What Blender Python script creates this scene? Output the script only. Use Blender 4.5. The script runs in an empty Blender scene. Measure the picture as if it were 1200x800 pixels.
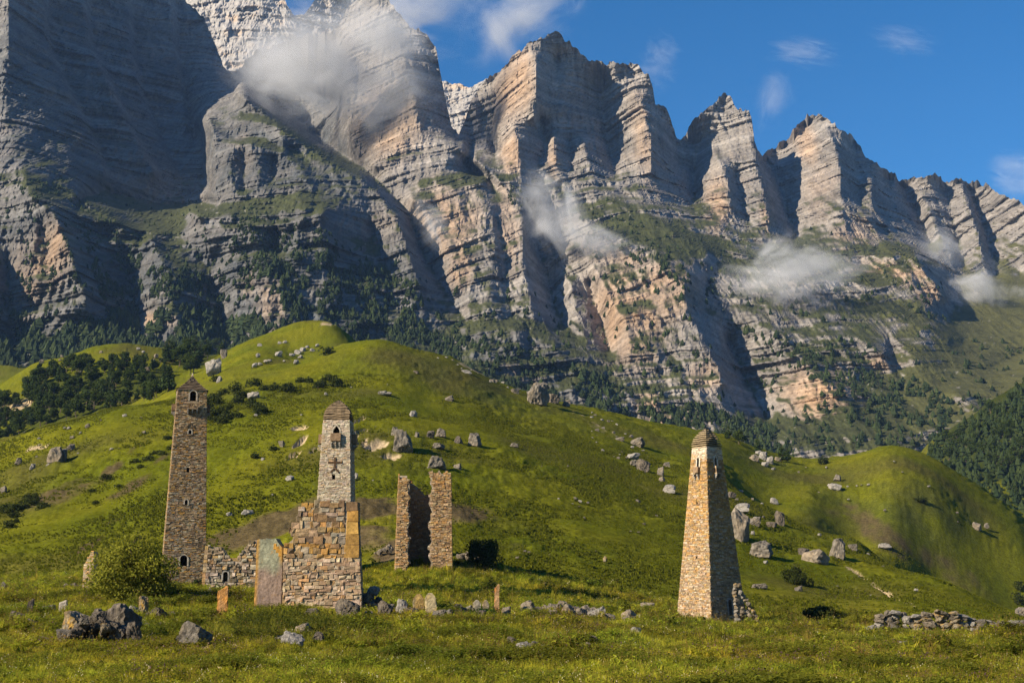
import bpy, bmesh, math, random
import numpy as np
from mathutils import Vector, Matrix

SC = bpy.context.scene
COL = SC.collection
rng = np.random.default_rng(7)
random.seed(7)
R = math.radians

# ------------------------------------------------------------------ camera
F = 1500.0                      # focal length in pixels of the 1200 px wide photograph
HOR = 690.0                     # pixel row of the horizon
PITCH = math.atan((HOR - 400) / F)
CAMZ = 4.6
cd = bpy.data.cameras.new('camera'); cam = bpy.data.objects.new('camera', cd); COL.objects.link(cam)
cam.location = (0, 0, CAMZ); cam.rotation_euler = (math.pi / 2 + PITCH, 0, 0)
cd.sensor_width = 36; cd.lens = 45.0; cd.clip_start = 0.5; cd.clip_end = 20000
SC.camera = cam

# ------------------------------------------------------------------ sky, sun, exposure
SUN_AZ = 28.5                   # degrees in front of the pure left direction (towards the camera side)
SUN_EL = 28.5
L = Vector((-math.cos(R(SUN_AZ)) * math.cos(R(SUN_EL)), -math.sin(R(SUN_AZ)) * math.cos(R(SUN_EL)), math.sin(R(SUN_EL))))
w = bpy.data.worlds.new('World'); SC.world = w; w.use_nodes = True
nt = w.node_tree; nt.nodes.clear()
sky = nt.nodes.new('ShaderNodeTexSky'); sky.sky_type = 'NISHITA'; sky.sun_disc = False
sky.sun_elevation = R(SUN_EL); sky.sun_rotation = math.atan2(L.x, L.y)
sky.altitude = 900; sky.air_density = 1.0; sky.dust_density = 0.05; sky.ozone_density = 4.0
hs = nt.nodes.new('ShaderNodeHueSaturation'); hs.inputs['Saturation'].default_value = 1.3
bg = nt.nodes.new('ShaderNodeBackground'); bg.inputs[1].default_value = 0.070
wo = nt.nodes.new('ShaderNodeOutputWorld')
nt.links.new(sky.outputs[0], hs.inputs['Color']); nt.links.new(hs.outputs[0], bg.inputs[0]); nt.links.new(bg.outputs[0], wo.inputs[0])
sd = bpy.data.lights.new('sun', 'SUN'); sd.energy = 5.0; sd.angle = R(0.5); sd.color = (1.0, 0.85, 0.64)
so = bpy.data.objects.new('sun', sd); COL.objects.link(so)
so.rotation_euler = L.to_track_quat('Z', 'Y').to_euler(); so.location = (0, 0, 200)
SC.view_settings.view_transform = 'Standard'; SC.view_settings.look = 'None'
SC.view_settings.exposure = 1.0; SC.view_settings.gamma = 1.0; SC.view_settings.use_curve_mapping = False
SC.render.film_transparent = False
SC.cycles.use_denoising = True
SC.cycles.denoiser = 'OPENIMAGEDENOISE'; SC.cycles.denoising_input_passes = 'RGB_ALBEDO_NORMAL'; SC.cycles.denoising_prefilter = 'NONE'
SC.cycles.max_bounces = 5; SC.cycles.diffuse_bounces = 1; SC.cycles.glossy_bounces = 1
SC.cycles.transparent_max_bounces = 12; SC.cycles.volume_bounces = 1
SC.cycles.volume_step_rate = 1.0; SC.cycles.volume_max_steps = 256

cP, sP = math.cos(PITCH), math.sin(PITCH)
def ray(px, py):
    """slopes (x/y, z/y) of the sight line through a photograph pixel"""
    xc = (np.asarray(px, float) - 600) / F; yc = (400 - np.asarray(py, float)) / F
    dy = cP - yc * sP
    return xc / dy, (sP + yc * cP) / dy
def P(px, py, Y):
    u, v = ray(px, py)
    return Vector((float(u) * Y, Y, CAMZ + float(v) * Y))
def to_px(x, y, z):
    zc = z - CAMZ
    dep = y * cP + zc * sP; up = -y * sP + zc * cP
    return 600 + F * x / dep, 400 - F * up / dep

# ------------------------------------------------------------------ noise
_pr = np.random.default_rng(11)
PERM = np.concatenate([_pr.permutation(256)] * 3).astype(np.int32)
_g = _pr.normal(size=(256, 3)); GR = (_g / np.linalg.norm(_g, axis=1, keepdims=True)).astype(np.float32)
def perlin(x, y, z=0.0):
    x, y, z = np.broadcast_arrays(np.asarray(x, np.float32), np.asarray(y, np.float32), np.asarray(z, np.float32))
    xi = np.floor(x).astype(np.int32); yi = np.floor(y).astype(np.int32); zi = np.floor(z).astype(np.int32)
    xf = x - xi; yf = y - yi; zf = z - zi
    f = lambda t: t * t * t * (t * (t * 6 - 15) + 10)
    ux, uy, uz = f(xf), f(yf), f(zf)
    xi &= 255; yi &= 255; zi &= 255
    def c(a, b, d):
        g = GR[PERM[PERM[PERM[xi + a] + yi + b] + zi + d]]
        return g[..., 0] * (xf - a) + g[..., 1] * (yf - b) + g[..., 2] * (zf - d)
    def lx(b, d): 
        p = c(0, b, d); return p + ux * (c(1, b, d) - p)
    def ly(d):
        p = lx(0, d); return p + uy * (lx(1, d) - p)
    p = ly(0)
    return (p + uz * (ly(1) - p)) * 1.6
def fbm(x, y, z=0.0, o=4, g=0.5, l=2.03):
    s = 0; a = 1; n = 0
    for k in range(o):
        s = s + a * perlin(x, y, z); n += a; a *= g; x = x * l + 17.3; y = y * l - 9.1; z = z * l + 5.7
    return s / n
def ridged(x, y, z=0.0, o=3, g=0.5, l=2.1):
    s = 0; a = 1; n = 0
    for k in range(o):
        s = s + a * (1 - 2 * np.abs(perlin(x, y, z))); n += a; a *= g; x = x * l + 7.3; y = y * l - 3.1; z = z * l + 1.7
    return s / n
def smooth(a, b, x):
    t = np.clip((x - a) / (b - a), 0, 1); return t * t * (3 - 2 * t)
def mix(a, b, t): return a + (b - a) * t

# ------------------------------------------------------------------ object helpers
def link(o): COL.objects.link(o); return o
def mesh(name, verts, faces, mat=None, col=None, smooth_=False):
    """faces: (n,3)/(n,4) array or list of index lists; col: per-vertex RGB"""
    m = bpy.data.meshes.new(name)
    verts = np.asarray(verts, np.float32).reshape(-1, 3)
    m.vertices.add(len(verts)); m.vertices.foreach_set('co', verts.ravel())
    if isinstance(faces, np.ndarray):
        n, k = faces.shape
        idx = faces.astype(np.int32).ravel(); st = np.arange(0, n * k, k, dtype=np.int32); tot = None
    else:
        idx = np.fromiter((i for f in faces for i in f), np.int32)
        ln = np.array([len(f) for f in faces], np.int32); n = len(ln)
        st = np.concatenate([[0], np.cumsum(ln)[:-1]]).astype(np.int32)
    m.loops.add(len(idx)); m.loops.foreach_set('vertex_index', idx)
    m.polygons.add(n); m.polygons.foreach_set('loop_start', st)
    m.polygons.foreach_set('use_smooth', np.full(n, bool(smooth_)))
    m.update(calc_edges=True); m.validate()
    if col is not None:
        a = m.attributes.new('col', 'FLOAT_COLOR', 'POINT')
        c = np.ones((len(verts), 4), np.float32); c[:, :3] = col
        a.data.foreach_set('color', c.ravel())
    if mat: m.materials.append(mat)
    return m
def obj(name, m, parent=None, loc=None):
    o = bpy.data.objects.new(name, m); link(o)
    if parent is not None: o.parent = parent
    if loc is not None: o.location = loc
    return o
def tag(o, label=None, cat=None, group=None, kind=None):
    if label: o['label'] = label
    if cat: o['category'] = cat
    if group: o['group'] = group
    if kind: o['kind'] = kind
    return o
def empty(name, loc, rz=0.0):
    o = bpy.data.objects.new(name, None); link(o); o.location = loc; o.rotation_euler = (0, 0, rz)
    o.empty_display_size = 0.5
    return o
class MB:
    """collects polygons, each with a colour"""
    def __init__(s): s.v = []; s.f = []; s.c = []
    def add(s, pts, faces, col):
        b = len(s.v); s.v.extend([tuple(p) for p in pts]); s.c.extend([tuple(col)] * len(pts))
        s.f.extend([[b + i for i in f] for f in faces])
    def quad(s, a, b, c, d, col): s.add([a, b, c, d], [[0, 1, 2, 3]], col)
    def box(s, x0, x1, y0, y1, z0, z1, col, j=0.0):
        p = [(x, y, z) for z in (z0, z1) for y in (y0, y1) for x in (x0, x1)]
        if j: p = [tuple(c + random.uniform(-j, j) for c in q) for q in p]
        s.add(p, [[0, 2, 3, 1], [4, 5, 7, 6], [0, 1, 5, 4], [2, 6, 7, 3], [0, 4, 6, 2], [1, 3, 7, 5]], col)
    def mesh(s, name, mat, sm=False): return mesh(name, np.array(s.v), s.f, mat, np.array(s.c), sm)
    def build(s, name, mat, parent=None, sm=False): return obj(name, s.mesh(name, mat, sm), parent)

# ------------------------------------------------------------------ materials
def material(name, rough=0.9, scale=8.0, contrast=0.35, bump=0.3, bscale=20.0, bdist=0.05, tint=(1, 1, 1), inst=False, spec=0.15, detail=6.0, trans=0.0, speck=None, aniso=None):
    m = bpy.data.materials.new(name); m.use_nodes = True; t = m.node_tree; t.nodes.clear()
    N = t.nodes.new; K = t.links.new
    out = N('ShaderNodeOutputMaterial'); b = N('ShaderNodeBsdfPrincipled'); K(b.outputs[0], out.inputs['Surface'])
    b.inputs['Roughness'].default_value = rough; b.inputs['Specular IOR Level'].default_value = spec
    at = N('ShaderNodeAttribute'); at.attribute_name = 'col'
    tc = N('ShaderNodeTexCoord')
    no = N('ShaderNodeTexNoise'); no.inputs['Scale'].default_value = scale; no.inputs['Detail'].default_value = detail; no.inputs['Roughness'].default_value = 0.65
    vec = tc.outputs['Object']
    if aniso:
        mp = N('ShaderNodeMapping'); mp.inputs['Scale'].default_value = aniso; K(vec, mp.inputs['Vector']); vec = mp.outputs[0]
    K(vec, no.inputs['Vector'])
    mr = N('ShaderNodeMapRange'); mr.inputs['From Min'].default_value = 0.3; mr.inputs['From Max'].default_value = 0.7
    mr.inputs['To Min'].default_value = 1 - contrast; mr.inputs['To Max'].default_value = 1 + contrast
    K(no.outputs['Fac'], mr.inputs['Value'])
    mu = N('ShaderNodeVectorMath'); mu.operation = 'SCALE'; K(at.outputs['Color'], mu.inputs[0]); K(mr.outputs[0], mu.inputs['Scale'])
    cur = mu.outputs[0]
    if speck:                                   # lichen crust in blotches of its own colour
        n4 = N('ShaderNodeTexNoise'); n4.inputs['Scale'].default_value = speck[0]; n4.inputs['Detail'].default_value = 7; n4.inputs['Roughness'].default_value = 0.7; K(tc.outputs['Object'], n4.inputs['Vector'])
        r4 = N('ShaderNodeMapRange'); r4.inputs['From Min'].default_value = speck[1]; r4.inputs['From Max'].default_value = speck[1] + .12; r4.inputs['To Max'].default_value = speck[2]; K(n4.outputs['Fac'], r4.inputs['Value'])
        x4 = N('ShaderNodeMix'); x4.data_type = 'RGBA'; K(r4.outputs[0], x4.inputs['Factor']); K(cur, x4.inputs['A']); x4.inputs['B'].default_value = (*speck[3], 1); cur = x4.outputs['Result']
    if inst:
        a2 = N('ShaderNodeAttribute'); a2.attribute_type = 'INSTANCER'; a2.attribute_name = 'tint'
        m2 = N('ShaderNodeVectorMath'); m2.operation = 'MULTIPLY'; K(cur, m2.inputs[0]); K(a2.outputs['Color'], m2.inputs[1]); cur = m2.outputs[0]
    if inst == 'object':
        pass
    if tuple(tint) != (1, 1, 1):
        m3 = N('ShaderNodeVectorMath'); m3.operation = 'MULTIPLY'; K(cur, m3.inputs[0]); m3.inputs[1].default_value = tint; cur = m3.outputs[0]
    K(cur, b.inputs['Base Color'])
    if bump:
        n2 = N('ShaderNodeTexNoise'); n2.inputs['Scale'].default_value = bscale; n2.inputs['Detail'].default_value = 5; n2.inputs['Roughness'].default_value = 0.7
        K(vec, n2.inputs['Vector'])
        bp = N('ShaderNodeBump'); bp.inputs['Strength'].default_value = bump; bp.inputs['Distance'].default_value = bdist
        K(n2.outputs['Fac'], bp.inputs['Height']); K(bp.outputs[0], b.inputs['Normal'])
    if trans:
        tr = N('ShaderNodeBsdfTranslucent'); K(cur, tr.inputs['Color'])
        mx = N('ShaderNodeMixShader'); mx.inputs[0].default_value = trans
        K(b.outputs[0], mx.inputs[1]); K(tr.outputs[0], mx.inputs[2]); K(mx.outputs[0], out.inputs['Surface'])
    return m
M_GROUND = material('meadow_turf', scale=0.9, contrast=0.40, bump=0.8, bscale=1.1, bdist=0.45, detail=8, spec=0.0)
M_ROCK = material('limestone_cliff', scale=0.06, contrast=0.30, bump=0.55, bscale=0.11, bdist=4.0, detail=9, aniso=(1, 1, 2.6))
M_STONE = material('lichened_masonry', scale=4.0, contrast=0.45, bump=0.6, bscale=8.0, bdist=0.07, speck=(1.7, .56, .55, (.34, .19, .05)))
M_BOULDER = material('weathered_boulder', scale=3.2, contrast=0.5, bump=0.9, bscale=4.5, bdist=0.2, speck=(.9, .57, .5, (.16, .13, .08)))
M_SLATE = material('roof_slate', scale=4.0, contrast=0.35, bump=0.4, bscale=8.0, bdist=0.05)
M_LEAF = material('leaves', scale=1.2, contrast=0.3, bump=0, trans=0.4, spec=0.1)
M_BARK = material('bark', scale=6, contrast=0.4, bump=0.5, bscale=12)
M_GRASS = material('grass_blades', scale=3, contrast=0.25, bump=0, inst=True, trans=0.5, spec=0.03)
M_NEEDLE = material('conifer_needles', scale=0.6, contrast=0.35, bump=0, trans=0.1, spec=0.1)

# ------------------------------------------------------------------ terrain: height field through surveyed points
CP = """
48:-150,806 0,806 200,805 400,806 600,808 800,808 1000,808 1200,806 1350,806
75:-150,762 0,760 200,758 400,757 600,764 800,770 1000,771 1200,770 1350,768
110:-150,716 0,715 200,716 375,718 500,723 600,730 720,738 834,745 1000,747 1200,745 1350,744
150:-150,694 0,694 100,693 220,694 310,695 400,697 550,707 700,717 834,731 950,734 1080,738 1200,740 1350,744
172:-150,688 0,688 222,692 392,690 560,690
198:-150,680 0,678 220,688 400,676 500,657 600,670 700,688 834,712 1000,724 1200,738 1350,746
260:-150,640 0,636 200,610 400,592 500,600 600,622 700,642 834,668 1000,694 1200,729 1350,744
350:-150,590 0,570 100,548 200,532 400,508 500,518 600,540 700,566 800,596 900,620 1000,646 1100,690 1200,734
320:1100,679
275:1200,723
365:1000,630
410:900,592
450:840,556
460:-150,540 0,516 60,498 130,478 200,468 300,455 400,450 500,468 600,494 700,520 780,545
470:900,606 1000,648 1100,700 1200,745
530:-150,575 0,550 60,532 130,508 200,474 300,440
620:-150,570 0,540 60,515 120,492
520:850,550 950,580 1045,585 1100,606 1200,662 1320,735
600:200,455 300,422 400,403 450,399 1200,607
590:530,420
575:620,460 700,481
590:760,497
620:850,513 950,545
640:1045,520
640:1100,540 1150,571
560:950,566 1045,552
690:350,418 385,412 450,440 530,450 620,490
770:250,424 280,404 316,392 345,382 385,378 412,396
720:0,484 60,466 120,450 200,446
850:-100,490 0,450 40,425 110,405 150,402 200,408 240,418
1000:-150,520 0,480 100,440 200,440 300,420 400,425 500,460 600,500 700,520 800,540 900,556 1000,566
820:1045,560 1120,585 1200,625 1320,680
980:1085,556 1120,548 1160,535 1200,520 1350,470
1120:1060,560 1085,521 1120,499 1160,470 1200,447 1350,360
1300:1085,545 1120,530 1160,510 1200,500 1350,430
1300:-150,440 0,425 200,415 300,415 400,420 600,490 800,530 1000,548
1700:-150,440 0,430 300,420 600,490 900,545 1200,520 1350,470
"""
cu, cb, cv = [], [], []
for line in CP.strip().splitlines():
    d, rest = line.split(':')
    for q in rest.split():
        a, b_ = q.split(',')
        u_, v_ = ray(float(a), float(b_)); cu.append(u_ * 15); cb.append(math.log(float(d)) * 3.2); cv.append(v_)
cu = np.array(cu); cb = np.array(cb); cv = np.array(cv)
def _phi(r2): return np.where(r2 > 1e-12, 0.5 * r2 * np.log(np.maximum(r2, 1e-12)), 0.0)
_n = len(cu)
_A = np.zeros((_n + 3, _n + 3)); _A[:_n, :_n] = _phi((cu[:, None] - cu) ** 2 + (cb[:, None] - cb) ** 2) + np.eye(_n) * 0.01
_A[:_n, _n] = 1; _A[:_n, _n + 1] = cu; _A[:_n, _n + 2] = cb; _A[_n:, :_n] = _A[:_n, _n:].T
_W = np.linalg.solve(_A, np.concatenate([cv, np.zeros(3)]))
YMIN, YMAX = 48.0, 1700.0
def tv(u, Y):
    a = np.clip(np.asarray(u, float) * 15, -8.5, 8.5); b = np.log(np.clip(Y, YMIN, YMAX)) * 3.2
    a, b = np.broadcast_arrays(a, b); sh = a.shape; a = a.ravel(); b = b.ravel(); out = np.empty(a.shape)
    for i in range(0, len(a), 20000):
        s = slice(i, i + 20000)
        out[s] = _phi((a[s, None] - cu) ** 2 + (b[s, None] - cb) ** 2) @ _W[:_n] + _W[_n] + _W[_n + 1] * a[s] + _W[_n + 2] * b[s]
    return out.reshape(sh)
def ground_z(x, y):
    x = np.asarray(x, float); y = np.asarray(y, float)
    Y = np.clip(y, YMIN, YMAX)
    return CAMZ + tv(x / np.maximum(y, YMIN), Y) * Y
_YS = np.exp(np.linspace(math.log(48), math.log(1500), 700))
def hit(px, py, dmin=48):
    """first ground point on the sight line through a pixel"""
    u, v = ray(px, py)
    g = tv(np.full(_YS.shape, float(u)), _YS)
    ok = (g >= v) & (_YS >= dmin)
    i = int(np.argmax(ok)) if ok.any() else len(_YS) - 1
    Y = _YS[i]
    if ok.any() and i > 0:
        d0, d1 = g[i - 1] - v, g[i] - v
        if d0 < 0: Y = _YS[i - 1] + (_YS[i] - _YS[i - 1]) * (-d0 / (d1 - d0))
    return Vector((float(u) * Y, Y, CAMZ + float(tv(float(u), Y)) * Y))
def at_depth(px, Y):
    """ground point in the vertical plane of a pixel column at a distance"""
    z = CAMZ
    x = 0
    for _ in range(3):
        dep = Y * cP + (z - CAMZ) * sP; x = (px - 600) / F * dep; z = float(ground_z(x, Y))
    return Vector((x, Y, z))
print('terrain solved', _n)

# ------------------------------------------------------------------ ground sheet
def pix_mask(px, py, blobs):
    m = np.zeros(px.shape)
    for (cx, cy, rx, ry, ang, s) in blobs:
        ca, sa = math.cos(R(ang)), math.sin(R(ang))
        dx, dy = px - cx, py - cy
        a = (dx * ca + dy * sa) / rx; b = (-dx * sa + dy * ca) / ry
        m = np.maximum(m, s * np.exp(-np.maximum(a * a + b * b, 0) ** 1.5))
    return m
def build_ground():
    us = np.concatenate([np.linspace(-2.6, -0.52, 40)[:-1], np.linspace(-0.52, -0.43, 40)[:-1], np.linspace(-0.43, 0.43, 760), np.linspace(0.43, 0.52, 40)[1:], np.linspace(0.52, 2.6, 40)[1:]])
    ys = np.concatenate([np.linspace(-24, 40, 14)[:-1], np.exp(np.linspace(math.log(40), math.log(700), 440))[:-1], np.exp(np.linspace(math.log(700), math.log(1500), 60))])
    U, Y = np.meshgrid(us, ys); X = U * (Y + np.clip(30 - Y * 0.6, 0, 30)); 
    Z = ground_z(X, Y)
    PX, PY = to_px(X, np.maximum(Y, 5), Z)
    near = Y < 190
    # tussocks, cattle terraces and hollows in the turf
    far = smooth(150, 260, Y)
    terr = perlin(X / 7.0, Z / 1.5 + 0.4 * perlin(X / 15, Y / 15, 3.0), Y / 22.0)
    fine = fbm(X / 2.2, Y / 3.0, Z / 2.5, 3, 0.6)
    lump = fbm(X / 16, Y / 22, 0.5, 3)
    patch = smooth(-0.25, 0.3, fbm(X / 60, Y / 75, 9.0, 3))
    Z = Z + far * (0.62 * terr * (0.3 + patch) + 0.55 * fine * (0.45 + patch) + 1.0 * lump) + (1 - far) * (0.30 * lump + 0.16 * fine)
    big = fbm(X / 120, Y / 160, 4.0, 3); Z = Z + far * 1.8 * big * smooth(220, 420, Y)
    # colours
    n1 = fbm(X / 35, Y / 45, 1.0, 4); n2 = fbm(X / 9, Y / 12, 2.0, 3); n3 = fbm(X / 2.0, Y / 3.0, 6.0, 2)
    green = np.stack([mix(0.086, 0.132, smooth(-.5, .5, n1)), mix(0.100, 0.131, smooth(-.5, .5, n1)), mix(0.007, 0.009, smooth(-.5, .5, n1))], -1)
    col = green * .95 * (1 + 0.30 * n2 + 0.34 * n3)[..., None]
    olive = np.array([0.075, 0.068, 0.018])
    wild = smooth(0.0, 0.5, fbm(X / 55, Y / 70, 12.0, 3)) * far
    col = mix(col, olive * (1 + 0.4 * n3[..., None]), (wild * 0.85)[..., None])
    gl = smooth(640, 700, Y) * 0.3
    # dark shrubby heath on the second hump and the right-hand hill
    heath = pix_mask(PX, PY, [(560, 455, 90, 22, 24, .7), (1080, 600, 100, 40, 25, .75), (640, 480, 60, 14, 22, .6), (1000, 610, 80, 35, 25, .5), (900, 545, 70, 14, 18, .45), (430, 425, 70, 12, 8, .45), (280, 460, 70, 20, -20, .5)])
    heath = heath * smooth(-.4, .35, fbm(X / 14, Y / 20, 8.0, 3)) * (Y > 200)
    col = mix(col, np.array([0.060, 0.066, 0.018]) * (1 + .5 * n3[..., None]), heath[..., None])
    understory = smooth(1085, 1120, PX) * (Y > 930) * 1.0  # dark understory ground beneath the wood on the right spur
    col = mix(col, np.array([0.022, 0.032, 0.009]) * (1 + .5 * n3[..., None]), (understory * .85)[..., None])
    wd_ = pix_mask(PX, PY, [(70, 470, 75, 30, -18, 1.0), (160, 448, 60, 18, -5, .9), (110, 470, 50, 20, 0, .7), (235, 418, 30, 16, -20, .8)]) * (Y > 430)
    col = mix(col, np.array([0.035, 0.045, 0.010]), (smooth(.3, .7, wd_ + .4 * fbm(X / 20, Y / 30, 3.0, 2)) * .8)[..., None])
    soil = pix_mask(PX, PY, [(330, 612, 85, 17, -22, 1.2), (250, 635, 60, 10, -25, .8), (440, 595, 40, 20, 0, .9), (470, 640, 40, 12, -20, 1.0), (545, 600, 45, 16, 5, .75), (420, 630, 50, 20, 0, .8),
                             (1030, 622, 75, 20, 35, .70), (1110, 665, 70, 18, 30, .62), (980, 600, 45, 12, 20, .45), (150, 572, 40, 7, -28, .75), (70, 580, 55, 14, -20, .7), (130, 552, 20, 5, -30, .8), (105, 636, 26, 5, -28, .9),
                             (190, 538, 18, 4, -30, .7), (130, 610, 22, 3, -25, .6), (600, 640, 45, 6, 8, .5), (160, 525, 20, 6, -38, .6)])
    soil = smooth(0.35, 0.75, soil + 0.35 * fbm(X / 6, Y / 9, 5.0, 3)) * (Y > 165)
    col = mix(col, np.array([0.085, 0.060, 0.036]) * (1 + .4 * n3[..., None]), (soil * .85)[..., None])
    sand = pix_mask(PX, PY, [(351, 502, 11, 3.0, -3, 1.2), (352, 518, 12, 3.2, -35, 1.2), (344, 534, 11, 2.8, -25, 1.2), (372, 528, 12, 2.4, -18, 1.1), (420, 492, 12, 2.4, -25, 1.1), (420, 509, 14, 2.6, -22, 1.1), (440, 522, 16, 6, -5, 1.3), (458, 534, 13, 3.8, 0, 1.2),
                             (28, 473, 16, 5, -25, 1.0), (8, 478, 12, 3, -20, 1.0), (44, 523, 16, 2.4, -14, .9), (1045, 697, 40, 2.2, 28, .8), (1010, 676, 30, 1.6, 28, .7), (505, 411, 50, 2.4, 12, .7), (390, 380, 22, 1.6, 3, .8), (560, 436, 40, 3, 25, .6), (700, 500, 60, 9, 32, .45), (425, 519, 8, 3, -30, 1.1)])
    sandm = smooth(0.42, 0.62, sand + 0.22 * fbm(X / 3, Y / 4, 7.0, 2)) * (Y > 200)
    col = mix(col, np.array([0.40, 0.31, 0.19]) * (1 + .25 * n3[..., None]), sandm[..., None])
    Z = Z - 1.1 * sandm * smooth(0.5, .9, sand)
    # meadow in front: brown thatch between weeds
    thatch = smooth(-0.1, 0.5, fbm(X / 3.5, Y / 5, 15.0, 3)) * (1 - far)
    col = mix(col, np.array([0.055, 0.052, 0.016]) * (1 + .4 * n3[..., None]), (thatch * .45)[..., None])
    col = mix(col * np.array([1.65, 1.5, 1.9]), col, far[..., None])
    h, wd = X.shape
    v = np.stack([X, Y, Z], -1).reshape(-1, 3)
    i = np.arange(h * wd).reshape(h, wd)
    q = np.stack([i[:-1, :-1], i[:-1, 1:], i[1:, 1:], i[1:, :-1]], -1).reshape(-1, 4)
    m = mesh('ground', v, q, M_GROUND, np.clip(col.reshape(-1, 3), .004, .8), True)
    g = obj('ground', m); tag(g, kind='structure')
    return g
build_ground()
print('ground built')

# ------------------------------------------------------------------ mountain wall: relief from surveyed ridge and gully lines (px, py, distance)
TOP = [(-110, -75), (100, -62), (200, -42), (212, -5), (240, 24), (252, 52), (262, 80), (275, 88), (300, 62), (340, 48), (395, 35), (420, -8), (440, -15), (460, 8), (480, 31), (498, 38), (511, 56), (516, 85), (521, 112), (529, 150), (538, 158),
       (545, 140), (553, 118), (563, 102), (574, 91), (590, 82), (600, 70), (620, 52), (640, 42), (655, 39), (668, 50), (683, 68), (692, 73), (712, 75), (735, 74), (748, 78), (760, 90), (765, 105), (768, 124), (778, 128), (786, 140), (792, 160), (797, 165),
       (803, 158), (815, 141), (830, 127), (842, 115), (850, 110), (857, 116), (864, 128), (878, 129), (881, 142), (884, 165), (888, 180), (893, 185), (905, 176), (915, 169), (925, 162), (935, 145), (945, 137), (957, 134), (967, 138), (978, 146), (985, 156),
       (998, 159), (1008, 171), (1014, 185), (1030, 195), (1045, 203), (1058, 212), (1068, 211), (1080, 207), (1095, 205), (1106, 209), (1115, 217), (1124, 210), (1135, 216), (1148, 212), (1160, 222), (1180, 232), (1200, 242), (1310, 285)]
BOT = [(-110, 452), (0, 450), (300, 440), (400, 435), (500, 450), (600, 500), (700, 525), (800, 545), (900, 560), (1000, 562), (1080, 560), (1140, 535), (1200, 505), (1310, 430)]
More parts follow.
